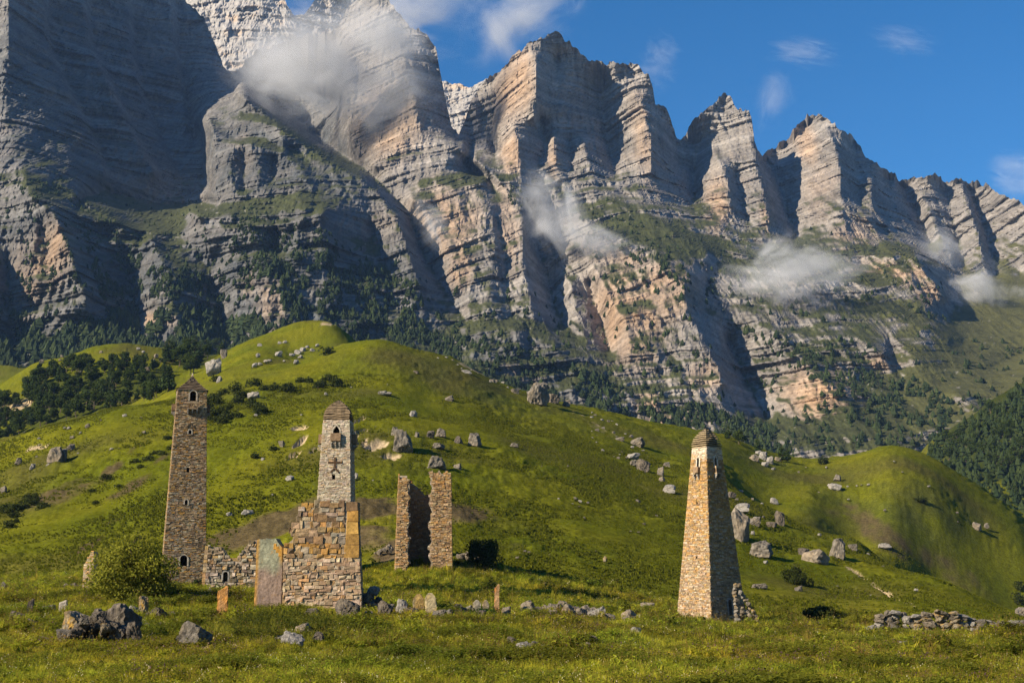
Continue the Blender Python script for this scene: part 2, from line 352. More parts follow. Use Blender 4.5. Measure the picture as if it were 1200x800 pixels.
LINES = """
-100,-60,2300 -100,100,2080 -100,230,1700 -100,330,1560 -100,440,1320
8,-60,2040 9,0,1980 10,60,1915 5,110,1865 10,150,1815 20,190,1735 32,212,1650
60,218,1720 100,236,1690 140,262,1660 165,285,1640
90,235,1780 125,225,1930 190,238,2050 250,240,2090
212,-40,2420 216,-40,2620 218,0,2600 241,27,2580 253,55,2555 264,84,2510 274,104,2460
46,-60,2150 50,0,2095 54,60,2035 80,110,2010 106,160,1985 122,205,1905
53,-60,2240 57,0,2180 61,60,2120 87,110,2080 113,160,2040 129,205,1950
96,-60,2310 99,0,2250 103,50,2195 128,100,2110 152,150,2070 180,200,2010
102,-60,2390 105,0,2330 109,50,2280 134,100,2220 158,150,2160 186,200,2070
147,-60,2450 149,0,2395 152,50,2345 163,110,2260 186,165,2190 206,205,2110
153,-60,2520 155,0,2470 158,50,2420 169,110,2350 192,165,2270 212,205,2160
198,-60,2560 200,0,2510 203,50,2460 212,110,2400 222,160,2300
205,-60,2640 206,0,2590 209,50,2540 218,110,2460 228,165,2330
290,76,2640 300,110,2560 330,130,2570 376,164,2520 392,180,2440
330,56,2640 380,60,2640 388,120,2580
412,-6,2420 405,60,2330 404,110,2260 411,160,2170 425,188,2100
455,6,2300 470,60,2190 482,100,2110 487,130,2060 492,146,2030
500,40,2260 513,75,2240 520,112,2200 528,150,2150 537,166,2110
280,108,1990 310,127,1930 345,157,1880 390,187,1830 420,203,1800 440,222,1760 465,252,1700 478,295,1620 492,335,1550
300,116,2400 345,145,2430 395,182,2400 430,203,2080 452,222,1950 478,250,1880 497,300,1760 520,340,1660 545,375,1540
243,140,1960 252,165,1880 247,200,1830 252,234,1770
236,150,2280 240,190,2200 245,220,2110
298,172,1810 305,200,1770 300,228,1715
262,170,1850 280,168,1815 300,170,1800 330,180,1800 352,196,1770
268,163,1930 300,163,1890 335,172,1870 360,188,1840
270,140,1960 300,140,1900 330,150,1870 360,172,1850
285,132,2010 310,134,1960 340,152,1930
405,215,1770 415,232,1720 425,255,1690
385,205,1790 398,225,1730 408,245,1690
268,185,1790 272,205,1755 270,222,1730
284,180,1830 288,205,1790 286,222,1745
318,188,1830 322,206,1790
340,262,1600 344,285,1560
320,262,1625 324,290,1580
290,262,1580 296,285,1545
275,330,1480 280,370,1420
310,335,1440 318,372,1390
60,255,1560 66,290,1510 74,330,1450
50,262,1590 56,300,1540 62,345,1470
330,165,1830 340,200,1770 335,232,1700
225,246,1690 300,240,1680 350,232,1670 400,235,1690
230,256,1610 300,262,1590 350,268,1570 378,250,1570
376,262,1555 382,290,1530 380,312,1510
432,262,1720 440,290,1680 455,318,1610 470,350,1540
400,330,1500 420,390,1420 440,430,1370
0,260,1600 8,330,1540 15,400,1440
38,245,1590 40,300,1530 45,345,1480
34,228,1600 62,250,1530 80,290,1470 92,330,1420 100,352,1390
108,258,1660 145,300,1620 158,345,1560 165,395,1450
-30,300,1450 -20,380,1380
178,280,1590 192,310,1510 200,345,1450 208,382,1370
170,345,1470 190,348,1440 215,352,1450
225,270,1640 248,325,1570 262,375,1500 270,420,1400
272,252,1620 300,310,1510 330,328,1450 335,380,1370
356,330,1480 370,400,1400
470,410,1380 540,440,1340 600,470,1310
440,196,1960 470,184,1970 500,168,1990 530,168,1990 560,190,1930 585,212,1880
460,218,1950 500,212,1900 545,208,1890 590,216,1870
480,232,1840 512,260,1770 530,300,1690 545,335,1610 552,368,1530
560,225,1840 575,250,1770 580,290,1690 576,330,1610 570,370,1520
580,250,1800 590,290,1730 593,330,1650 600,370,1560
604,232,1820 613,250,1780 612,290,1700 617,330,1630 625,372,1540
600,222,1860 620,236,1850
622,240,1990 632,290,1880 645,340,1760 658,380,1640
545,395,1440 600,385,1450 660,410,1450 700,440,1410
668,330,1690 676,370,1610 684,400,1540
690,330,1740 706,380,1640 714,410,1570
698,316,1690 716,352,1590 735,385,1510 740,420,1450 752,470,1370
745,300,1690 775,312,1650 800,330,1590 806,370,1520 830,410,1460 848,450,1400
765,350,1580 772,400,1500 780,450,1410
855,395,1650 872,440,1570 900,490,1450
830,330,1710 860,360,1640 905,390,1570
905,420,1560 918,450,1480 925,490,1400
945,430,1460 970,450,1410 1000,482,1350
1010,440,1500 1030,470,1420
700,480,1340 800,505,1330 900,520,1320 1000,510,1300 1080,520,1300
548,136,2200 553,160,2180 548,195,2110 580,216,2000
560,104,2200 556,130,2200
574,92,2180 580,110,2180 575,150,2190 580,180,2140
625,50,2110 628,80,2060 627,110,2040 625,138,2020
586,146,2080 590,175,2030
604,146,2010 606,175,1970 610,200,1930
635,140,2130 640,165,2100 632,190,2040
652,70,2170 655,100,2130 657,130,2110
648,160,2060 650,180,2010 655,208,1960
666,165,2120 670,195,2040
683,165,2080 688,185,2020 696,212,1960
700,90,2260 708,140,2230 716,180,2180 722,205,2090
735,78,2220 748,110,2160 757,140,2110 763,170,2060 764,205,2000
768,105,2200 780,135,2230 793,165,2270 797,195,2230 800,215,2130
805,160,2370 820,170,2300 812,205,2270 815,230,2170
850,112,2290 852,150,2240 845,180,2220
880,132,2230 884,165,2180 888,195,2130 896,230,2060 902,262,1960
840,185,2150 850,200,2090 856,230,2030 850,265,1940
862,200,2170 868,235,2090 878,262,2010
825,210,2110 830,235,2040 838,252,1980
894,186,2420 908,205,2330 922,240,2230 930,275,2070
905,178,2480 925,165,2450
945,140,2400 940,170,2340 930,200,2290
965,140,2310 978,170,2230 984,200,2150 985,230,2080 990,262,1980
940,230,2190 945,260,2080
1000,162,2400 1005,200,2280 1008,240,2150
1018,190,2340 1020,220,2190 1022,255,2070
1040,206,2420 1048,235,2290 1060,270,2150
1072,212,2430 1085,240,2320 1100,275,2200 1115,305,2090
1058,215,2480 1075,250,2370 1090,285,2240
1106,212,2470 1112,240,2400 1120,275,2290 1130,312,2150
1124,213,2420 1135,240,2320 1146,275,2210 1155,318,2080
1136,218,2480 1145,245,2420 1158,285,2290 1168,322,2140
1148,215,2440 1165,245,2360 1182,285,2230 1195,320,2120
1300,290,2400 1300,350,2100 1300,430,1500
1115,330,2010 1150,335,1980 1200,335,1990
660,216,1950 700,228,1930 740,248,1860 790,275,1780 830,300,1730
880,275,1920 940,290,1900 985,285,1920 1030,290,1960
860,310,1780 920,330,1740 980,330,1760
1010,310,1880 1040,300,1870 1075,305,1870 1092,330,1830 1105,350,1790
1010,340,1760 1050,350,1730 1085,360,1710
1110,352,1880 1128,370,1830
960,380,1610 1000,400,1560 1035,415,1510
1040,372,1660 1080,385,1620 1110,400,1630
1042,400,1600 1052,430,1540 1058,452,1480
1070,420,1520 1095,435,1500
1130,400,1700 1160,430,1600 1200,410,1720
1120,460,1430 1160,460,1450
"""
def interp_line(pts, x): 
    a = np.array(pts, float); return np.interp(x, a[:, 0], a[:, 1])
def solve_relief():
    S = 3.0; x0, y0 = -110, -84
    nx = int((1310 - x0) / S) + 1; ny = int((570 - y0) / S) + 1
    D = np.full((ny, nx), np.nan)
    def put(px, py, d):
        i = int(round((py - y0) / S)); j = int(round((px - x0) / S))
        if 0 <= i < ny and 0 <= j < nx: D[i, j] = d
    for line in LINES.strip().splitlines():
        p = [tuple(map(float, q.split(','))) for q in line.split()]
        for a, b in zip(p[:-1], p[1:]):
            n = int(max(abs(a[0] - b[0]), abs(a[1] - b[1])) / 1.5) + 1
            for t in np.linspace(0, 1, n + 1): put(*(a[k] + (b[k] - a[k]) * t for k in range(3)))
    for a, b in zip(BOT[:-1], BOT[1:]):
        for t in np.linspace(0, 1, 120): put(a[0] + (b[0] - a[0]) * t, a[1] + (b[1] - a[1]) * t + 4, 1255)
    fixed = ~np.isnan(D)
    # start value by coarse inverse-distance weighting
    fi, fj = np.nonzero(fixed); fv = D[fixed]; sel = np.arange(0, len(fv), 4)
    gi, gj = np.meshgrid(np.arange(0, ny, 6), np.arange(0, nx, 6), indexing='ij')
    d2 = (gi[..., None] - fi[sel]) ** 2 + (gj[..., None] - fj[sel]) ** 2 + 1.0
    wgt = 1 / d2 ** 1.6; c = (wgt * fv[sel]).sum(-1) / wgt.sum(-1)
    yi = np.clip(np.arange(ny) / 6, 0, c.shape[0] - 1.001); xi = np.clip(np.arange(nx) / 6, 0, c.shape[1] - 1.001)
    a = yi.astype(int); b = xi.astype(int); ty = (yi - a)[:, None]; tx = (xi - b)[None]
    init = (c[a][:, b] * (1 - tx) + c[a][:, b + 1] * tx) * (1 - ty) + (c[a + 1][:, b] * (1 - tx) + c[a + 1][:, b + 1] * tx) * ty
    E = np.where(fixed, D, init)
    for k in range(900):
        p = np.pad(E, 1, mode='edge')
        # relax more along the fall line than across it, so ribs run down the face
        n = 0.5 * (p[:-2, 1:-1] + p[2:, 1:-1]) * 0.55 + 0.5 * (p[1:-1, :-2] + p[1:-1, 2:]) * 0.45
        E = np.where(fixed, D, n)
    p = np.pad(E, 1, mode='edge'); E = (E * 4 + p[:-2, 1:-1] + p[2:, 1:-1] + p[1:-1, :-2] + p[1:-1, 2:]) / 8
    for _ in range(5):
        p = np.pad(E, 1, mode='edge'); a4 = (p[:-2, 1:-1] + p[2:, 1:-1] + p[1:-1, :-2] + p[1:-1, 2:]) / 4
        E = np.where(np.abs(a4 - E) > 18, (E + a4) / 2, E)
    def look(px, py):
        yi = np.clip((py - y0) / S, 0, ny - 1.001); xi = np.clip((px - x0) / S, 0, nx - 1.001)
        a = yi.astype(int); b = xi.astype(int); ty = yi - a; tx = xi - b
        return (E[a, b] * (1 - tx) + E[a, b + 1] * tx) * (1 - ty) + (E[a + 1, b] * (1 - tx) + E[a + 1, b + 1] * tx) * ty
    return look
relief = solve_relief()
GRASS_B = [(20, 212, 28, 9, 8, 1), (55, 222, 30, 7, 15, .8), (120, 222, 30, 6, 10, .7), (140, 268, 34, 8, 22, .9), (160, 280, 20, 10, 20, .9), (205, 262, 30, 8, -10, 1), (215, 248, 25, 6, -5, 1), (310, 240, 60, 8, 0, 1), (345, 232, 30, 7, -10, 1), (130, 345, 14, 4, 0, .8), (185, 358, 26, 8, 5, 1), (430, 285, 35, 10, 20, .9), (450, 262, 22, 8, 15, .6), (310, 150, 60, 18, 25, .65), (360, 178, 50, 10, 15, .8), (340, 125, 40, 6, 20, .7),
           (470, 180, 22, 5, -22, .7), (545, 211, 55, 6, -3, 1), (555, 375, 26, 9, 0, 1), (610, 380, 30, 6, 8, .8), (640, 430, 50, 12, 20, .9), (690, 440, 40, 12, 20, .8), (640, 220, 30, 10, 15, .8), (690, 250, 60, 12, 25, .7), (760, 270, 70, 16, 30, .85), (820, 290, 60, 16, 25, .8), (860, 310, 40, 12, 20, .7), (870, 385, 60, 6, 28, .8), (920, 300, 60, 14, 0, .7), (990, 300, 60, 12, -5, .6), (940, 410, 50, 8, 20, .7), (1000, 420, 40, 10, 20, .8),
           (1040, 330, 60, 6, 5, .7), (1060, 365, 60, 10, 10, .8), (1060, 310, 50, 6, 0, .7), (1150, 405, 70, 45, -10, 1.3), (1120, 440, 60, 22, 0, 1.2), (1190, 360, 40, 30, 0, 1.0), (1190, 430, 50, 30, 0, 1.2), (1020, 490, 60, 20, 0, 1.2), (1080, 470, 60, 20, 10, 1.0), (960, 510, 60, 12, 10, 1.0), (620, 460, 60, 14, 20, .9), (60, 400, 120, 10, 0, .8), (460, 430, 80, 16, 10, .8)]
WARM_B = [(60, 300, 26, 45, 20, .9), (30, 330, 22, 45, 0, .6), (185, 375, 22, 10, 0, 1), (320, 360, 18, 30, -10, .7), (290, 330, 10, 20, 0, .5), (455, 145, 40, 45, 10, .7), (520, 260, 40, 45, 20, .75), (540, 310, 16, 30, 10, .8), (595, 265, 16, 50, -5, .6), (605, 100, 22, 45, 15, 1.0), (600, 180, 14, 30, 0, .9), (650, 185, 10, 22, 0, .6), (755, 160, 14, 60, -10, .5), (735, 370, 40, 60, -15, 1.0), (780, 340, 40, 34, 0, .9), (720, 300, 50, 14, 10, .5), (760, 470, 16, 16, 0, .8), (830, 440, 26, 20, 0, .5), (960, 465, 44, 34, 20, 1.1), (1030, 425, 26, 10, -10, .7), (840, 240, 14, 34, 0, .8), (900, 250, 10, 24, 0, .7), (945, 170, 14, 30, -20, .6), (960, 220, 20, 40, 0, .3), (1050, 320, 50, 14, 5, .8), (1090, 345, 16, 18, 0, .8), (670, 500, 60, 10, 10, .6), (790, 492, 40, 8, 0, .8), (610, 440, 30, 12, 20, .5), (530, 120, 12, 18, 0, .5), (285, 175, 12, 22, 0, .3), (640, 320, 14, 40, 10, .4), (1000, 280, 26, 24, 0, .5)]
MT = {}
def rock_detail(x, z, D, px, py, dgdy):
    """metres added to the distance: flutes, ledges and joints"""
    D = D * .12
    wx = x + 14 * fbm(x / 90, z / 90, 0.3, 3); wz = z + 10 * fbm(x / 110, z / 70, 7.3, 3)
    fl = -ridged(wx / 70, wz / 260, D / 400, 3, 0.55)
    fl2 = -ridged(wx / 21, wz / 75, D / 110 + 3, 3, 0.55)
    fl3 = fbm(wx / 6.5, wz / 11, D / 30, 3, 0.6)
    dip = np.interp(np.arange(-120, 1321), [-100, 250, 420, 520, 640, 760, 850, 950, 1100, 1300], [0.02, -.05, .08, .36, .34, .18, .02, .14, .28, .28])
    lift = np.interp(px, np.arange(-120, 1321), np.cumsum(dip) * 1.42)
    s = z - lift * mix(1.0, .45, smooth(250, 400, py)) + 9 * fbm(x / 160, z / 130, D / 250, 3)
    rough = 1 + .55 * smooth(190, 270, py) + .9 * np.exp(-((px - 110) / 120.0) ** 2 - ((py - 110) / 110.0) ** 2) + .6 * np.exp(-((px - 340) / 90.0) ** 2 - ((py - 180) / 70.0) ** 2)
    def ledge(per, ph, hard):
        t = s / per + ph; fr = t - np.floor(t)
        k = smooth(1 - hard, 1, fr)          # long cliff, short ledge
        return (k - fr) * per
    grow = 0.35 + 0.75 * smooth(-.3, .4, fbm(x / 190, z / 150, 2.2, 2))
    m1 = smooth(-.15, .45, fbm(x / 130, z / 90, 12.2, 3)); m2 = smooth(-.25, .4, fbm(x / 60, z / 40, 22.2, 3))
    led = 0.55 * m1 * ledge(47, .8 * perlin(x / 260, z / 200, 1.0), .3) + 0.6 * m2 * ledge(16.5, .7 * perlin(x / 90, z / 100, 4.0), .35) + 0.55 * ledge(6.3, .5 * perlin(x / 40, z / 50, 2.0), .4) * (.3 + .7 * m1)
    # upright joints: flat facets that meet in corners
    def quant(v, n):
        q = v * n; f = np.floor(q); return (f + smooth(.72, 1, q - f)) / n
    jo = 17 * quant(fbm(wx / 62, wz / 230, D / 300 + 2, 2), 5) + 9 * quant(fbm(wx / 24, wz / 85, D / 120 + 6, 2), 4) + 4.2 * quant(fbm(wx / 9, wz / 26, D / 50 + 4, 2), 4)
    # beds stand proud or weather back
    HS = np.random.default_rng(5).uniform(-1, 1, 4096)
    def beds(per, amp, ph):
        t = s / per + ph; i = np.floor(t).astype(int); f = t - i
        return amp * mix(HS[i % 4096], HS[(i + 1) % 4096], smooth(.78, 1, f))
    bd = beds(19.0, 6.5, .6 * perlin(x / 110, z / 200, 3.0)) + beds(7.3, 3.2, .7 * perlin(x / 60, z / 90, 7.0)) + beds(3.4, 1.3, .5 * perlin(x / 30, z / 40, 9.0))
    bd *= .35 + .85 * smooth(-.35, .3, fbm(x / 150, z / 120, 31.0, 2))
    def saw(P_, ph, cut):
        t = (x + .30 * z) / P_ + ph; f = t - np.floor(t); h = HS[(np.floor(t).astype(int)) % 4096]
        return P_ * (.5 + .5 * h) * np.where(f < cut, -f / cut, -(1 - f) / (1 - cut))
    ms = smooth(-.2, .35, fbm(x / 170, z / 150, 44.0, 2)); ms2 = smooth(-.2, .35, fbm(x / 80, z / 70, 54.0, 2))
    rib = .40 * ms * saw(52, .9 * fbm(x / 90, z / 120, D / 300 + 8, 3), .72) + .42 * ms2 * saw(19, 1.1 * fbm(x / 40, z / 45, D / 120 + 3, 3), .7) + .40 * saw(7.5, 1.2 * fbm(x / 18, z / 16, D / 50 + 1, 2), .65)
    crag = ridged(wx / 17, wz / 22, D / 40 + 5, 3, 0.6)
    return 10 * fl + 5.0 * fl2 + 2.0 * fl3 + (led * grow * 1.15 + rib) * rough + jo * .85 + bd * 1.1 - 2.6 * crag * rough, s
def build_mountain():
    nx, ny, nb = 1080, 500, 7
    pxs = np.linspace(-105, 1305, nx)
    j1 = np.array([0.0])
    top = interp_line(TOP, pxs)
    crag = 3.2 * perlin(pxs / 14, 0.5, 0.5) + 3.4 * (np.abs(perlin(pxs / 6.5, 3.5, 0.5)) * 2 - .6) - 2.6 * smooth(.45, .9, 1 - 2 * np.abs(perlin(pxs / 9.0, 9.5, .5))) + 2.2 * perlin(pxs / 2.6, 7.5, .5)
    top = top + crag * 0.8
    bot = interp_line(BOT, pxs)
    t = np.linspace(0, 1, ny)[:, None]
    rows = np.linspace(566, -84, ny)[:, None]
    PY = np.minimum(np.maximum(rows, top[None]), bot[None]); PX = np.broadcast_to(pxs, PY.shape); t = (bot[None] - PY) / (bot - top)[None]
    D = relief(PX, PY)
    U, V = ray(PX, PY)
    x = U * D; z = CAMZ + V * D
    dd, s = rock_detail(x, z, D, PX, PY, None)
    flat = pix_mask(PX, PY, [(g[0], g[1], g[2] * 1.15, g[3] * 1.2, g[4], g[5]) for g in GRASS_B if g[3] > 13])
    D = D + dd * (1 - 0.6 * np.clip(flat, 0, 1)) * smooth(0.0, 0.05, t)
    x = U * D; z = CAMZ + V * D
    # crest goes over the top and down the far side
    xs, ys_, zs = [x], [D], [z]
    for k in range(1, nb + 1):
        r = k * 26.0 * (1 + 0.3 * np.sin(pxs * .1 + k))
        Dk = D[-1] + r; zk = z[-1] - r * (0.25 + 0.16 * k) + 4 * perlin(pxs / 9, k * 1.7, 3.3)
        xs.append((U[-1] * Dk)[None]); ys_.append(Dk[None]); zs.append(zk[None])
    X = np.concatenate(xs); Y = np.concatenate(ys_); Z = np.concatenate(zs)
    h, wd = X.shape
    PXa = np.concatenate([PX] + [PX[-1:]] * nb); PYa = np.concatenate([PY] + [PY[-1:]] * nb)
    p = np.stack([X, Y, Z], -1)
    # normals of the blurred surface decide where turf can hold
    def blur(A, n):
        for _ in range(n):
            q = np.pad(A, ((1, 1), (1, 1), (0, 0)), mode='edge'); A = (2 * A + q[:-2, 1:-1] + q[2:, 1:-1] + q[1:-1, :-2] + q[1:-1, 2:]) / 6
        return A
    pb1 = blur(p, 1); a1 = np.gradient(pb1, axis=1); b1 = np.gradient(pb1, axis=0); n1 = np.cross(a1, b1); nz1 = np.abs(n1[..., 2]) / (np.linalg.norm(n1, axis=-1) + 1e-9)
    pb = blur(p, 3)
    a = np.gradient(pb, axis=1); b = np.gradient(pb, axis=0); n = np.cross(a, b); n /= np.linalg.norm(n, axis=-1, keepdims=True) + 1e-9
    n = np.where(n[..., 1:2] > 0, -n, n)
    nz = n[..., 2]
    hgt = smooth(900, 560, Z)
    gm = pix_mask(PXa, PYa, GRASS_B)
    nn = fbm(X / 26, Z / 18, Y / 40, 4)
    grass = smooth(0.72, 0.90, nz + 0.22 * nn + 0.30 * gm - 0.14 * (1 - hgt)) * np.clip(0.15 + hgt + gm, 0, 1)
    grass = np.maximum(grass, smooth(.78, 1.08, gm + .45 * nn + 1.1 * (nz1 - .52)))
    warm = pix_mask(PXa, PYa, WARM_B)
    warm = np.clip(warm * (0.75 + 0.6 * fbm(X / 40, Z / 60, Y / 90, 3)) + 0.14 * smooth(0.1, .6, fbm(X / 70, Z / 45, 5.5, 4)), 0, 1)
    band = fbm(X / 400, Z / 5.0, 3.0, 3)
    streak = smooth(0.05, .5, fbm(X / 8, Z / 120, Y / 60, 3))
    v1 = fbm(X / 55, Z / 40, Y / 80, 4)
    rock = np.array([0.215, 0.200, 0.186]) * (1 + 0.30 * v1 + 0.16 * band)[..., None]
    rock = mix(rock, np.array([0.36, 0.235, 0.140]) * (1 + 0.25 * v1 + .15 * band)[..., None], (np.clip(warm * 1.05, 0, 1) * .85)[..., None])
    moss_shade = np.clip(pix_mask(PXa, PYa, [(330, 195, 120, 95, 15, 1), (120, 330, 190, 110, 0, 1), (380, 340, 170, 90, 10, 1), (620, 430, 120, 50, 20, .7), (110, 110, 150, 160, 0, 1.0)]) * 1.3, 0, 1) * (1 - .8 * warm) * (.75 + .5 * smooth(-.3, .3, v1))  # vegetated spur and lower cliffs; the upper-left wall's shade is painted in
    rock = mix(rock, rock * np.array([.46, .50, .54]), moss_shade[..., None])
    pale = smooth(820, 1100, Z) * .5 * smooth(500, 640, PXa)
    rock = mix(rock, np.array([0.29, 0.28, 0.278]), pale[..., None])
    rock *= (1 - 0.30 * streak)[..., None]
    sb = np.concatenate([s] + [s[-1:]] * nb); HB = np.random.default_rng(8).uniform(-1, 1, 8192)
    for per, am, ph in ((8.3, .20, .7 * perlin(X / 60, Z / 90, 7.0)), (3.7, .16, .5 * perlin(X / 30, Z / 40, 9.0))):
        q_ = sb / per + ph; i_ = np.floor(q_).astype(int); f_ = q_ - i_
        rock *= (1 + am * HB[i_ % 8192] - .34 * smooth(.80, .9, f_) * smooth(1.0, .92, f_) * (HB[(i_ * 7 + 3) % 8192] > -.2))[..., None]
    gr = np.array([0.044, 0.050, 0.018]) * (1 + 0.4 * nn + .3 * fbm(X / 7, Z / 7, Y / 10, 2))[..., None]
    gr = mix(gr, np.array([0.10, 0.095, 0.030]), smooth(980, 1150, PXa)[..., None] * .5)
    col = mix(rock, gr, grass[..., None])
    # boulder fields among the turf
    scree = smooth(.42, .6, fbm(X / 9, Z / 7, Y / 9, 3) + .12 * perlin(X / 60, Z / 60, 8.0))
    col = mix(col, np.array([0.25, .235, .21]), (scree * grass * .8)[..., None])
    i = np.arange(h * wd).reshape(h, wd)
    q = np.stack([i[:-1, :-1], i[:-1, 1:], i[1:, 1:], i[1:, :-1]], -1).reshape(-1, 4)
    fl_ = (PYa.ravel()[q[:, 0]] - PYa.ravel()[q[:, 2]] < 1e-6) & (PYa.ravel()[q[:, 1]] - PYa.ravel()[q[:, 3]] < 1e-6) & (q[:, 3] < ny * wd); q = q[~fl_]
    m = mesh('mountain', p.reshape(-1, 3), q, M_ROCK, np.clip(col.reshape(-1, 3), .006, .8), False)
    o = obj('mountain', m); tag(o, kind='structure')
    MT['D'] = D; MT['PX'] = pxs; MT['bot'] = bot; MT['top'] = top; MT['n'] = n[:ny]; MT['ny'] = ny
    return o
build_mountain()
def mountain_at(px, py):
    j = int(np.clip(np.searchsorted(MT['PX'], px), 0, len(MT['PX']) - 1))
    py = min(max(py, MT['top'][j]), MT['bot'][j]); i = int(np.clip(round((566 - py) / 650 * (MT['ny'] - 1)), 0, MT['ny'] - 1))
    return P(px, py, float(MT['D'][i, j])), MT['n'][i, j]
# added unseen hills right of and behind the viewpoint, cutting off low sky light
def build_sky_block_hills():
    n = 90; a = np.linspace(R(-6), R(175), n); t = np.linspace(0, 1, 30)[:, None]      # bearing clockwise from due right of the frame
    base = 1750 + 160 * np.sin(a * 3); rad = base + t * 1500; ang = R(30) + a                # measured clockwise from straight ahead
    hgt = (820 + 170 * np.sin(a * 4.3) + 90 * np.sin(a * 11)) * smooth(R(-6), R(12), a) * smooth(R(175), R(140), a)
    X = np.sin(ang) * rad; Y = np.cos(ang) * rad; Z = -80 + hgt * t ** .9 + 40 * fbm(X / 300, Y / 300, 2.0, 4) * t
    p = np.stack([X, Y, Z], -1); h, w_ = p.shape[:2]; k = fbm(X / 160, Y / 160, Z / 200, 4)
    col = mix(np.array([.030, .042, .014]), np.array([.09, .10, .02]), smooth(-.1, .4, k)[..., None]); col = mix(col, np.array([.2, .19, .17]), (smooth(.6, 1, t) * smooth(.0, .4, k))[..., None])
    i = np.arange(h * w_).reshape(h, w_); q = np.stack([i[:-1, :-1], i[:-1, 1:], i[1:, 1:], i[1:, :-1]], -1).reshape(-1, 4)
    o = obj('sky_block_hill', mesh('sky_block_hill', p.reshape(-1, 3), q, M_GROUND, col.reshape(-1, 3), True)); tag(o, kind='structure')
build_sky_block_hills()
# a farther massif seen in the gaps of the crest
def build_far():
    T = [(180, -30), (240, -14), (300, -12), (330, -8), (337, 8), (344, 18), (356, 17), (370, 0), (390, -18), (430, -34), (460, 10), (485, 85), (510, 95), (522, 94), (530, 99), (538, 97), (548, 104), (558, 99), (575, 90), (610, 110), (640, 150), (700, 180)]
    pxs = np.linspace(185, 690, 340); ny = 110
    top = interp_line(T, pxs) + 1.8 * perlin(pxs / 6, .3, .2) + 1.2 * perlin(pxs / 2.6, 1.3, .2)
    bot = np.maximum(top + 60, 220.0); t = np.linspace(0, 1, ny)[:, None]
    PY = bot + (top - bot) * t; PX = np.broadcast_to(pxs, PY.shape); U, V = ray(PX, PY)
    D = 2950 + 2.2 * (220 - PY) - 120 * np.cos((PX - 300) / 60.0)
    x = U * D; z = CAMZ + V * D
    dd, s = rock_detail(x + 900, z, D, PX, PY, None); D = D + 1.3 * dd
    x = U * D; z = CAMZ + V * D
    p = np.stack([x, D, z], -1); back = np.stack([x[-1] * 1.04, D[-1] + 120, z[-1] - 150], -1)[None]
    p = np.concatenate([p, back]); h, wd = p.shape[:2]
    v1 = fbm(p[..., 0] / 60, p[..., 2] / 40, 2.0, 4)
    col = mix(np.array([0.30, .285, .27]), np.array([.38, .28, .19]), smooth(0, .6, v1)[..., None]) * (1 + .2 * v1)[..., None]
    i = np.arange(h * wd).reshape(h, wd); q = np.stack([i[:-1, :-1], i[:-1, 1:], i[1:, 1:], i[1:, :-1]], -1).reshape(-1, 4)
    o = obj('far_mountain', mesh('far_mountain', p.reshape(-1, 3), q, M_ROCK, np.clip(col.reshape(-1, 3), .02, .8))); tag(o, kind='structure')
build_far()
print('mountain built')

# ------------------------------------------------------------------ masonry
TAN, GREY, PALE, BROWN, OCHRE, DARK = map(np.array, ((.36, .27, .17), (.27, .25, .22), (.52, .46, .36), (.17, .115, .07), (.42, .225, .045), (.075, .06, .048)))
def pick(weights, calm=.55):
    cols = (TAN, GREY, PALE, BROWN, OCHRE, DARK); wt = np.array(weights, float); wt = wt / wt.sum()
    c = cols[int(np.searchsorted(np.cumsum(wt), random.random()))]
    mean = sum(w_ * q for w_, q in zip(wt, cols)); c = c + (mean - c) * calm
    return np.clip(c * random.uniform(.78, 1.2) * (1 + np.array([random.uniform(-.05, .05) for _ in range(3)])), .02, .75)
def frame_stone(mb, fr, s0, s1, z0, z1, proud, col, gap=.02, bev=.02, jit=.02, tilt=0.0):
    tl = [random.uniform(-tilt, tilt) for _ in range(4)]
    q = lambda: random.uniform(-jit, jit)
    a = [(s0 + gap, z0 + gap), (s1 - gap, z0 + gap), (s1 - gap, z1 - gap), (s0 + gap, z1 - gap)]
    c = [(s + q(), z + q()) for s, z in a]; ms, mz = (s0 + s1) / 2, (z0 + z1) / 2
    bs = min(bev, .3 * (s1 - s0)); bz = min(bev, .3 * (z1 - z0))
    f = [(s - math.copysign(bs, s - ms), z - math.copysign(bz, z - mz)) for s, z in c]
    mb.add([fr(s, z, -.12) for s, z in c] + [fr(s, z, proud * .8 + tl[i] - bev * .4) for i, (s, z) in enumerate(c)] + [fr(s, z, proud + q() * .5 + tl[i]) for i, (s, z) in enumerate(f)],
           [[0, 1, 5, 4], [1, 2, 6, 5], [2, 3, 7, 6], [3, 0, 4, 7], [4, 5, 9, 8], [5, 6, 10, 9], [6, 7, 11, 10], [7, 4, 8, 11], [8, 9, 10, 11]], col)
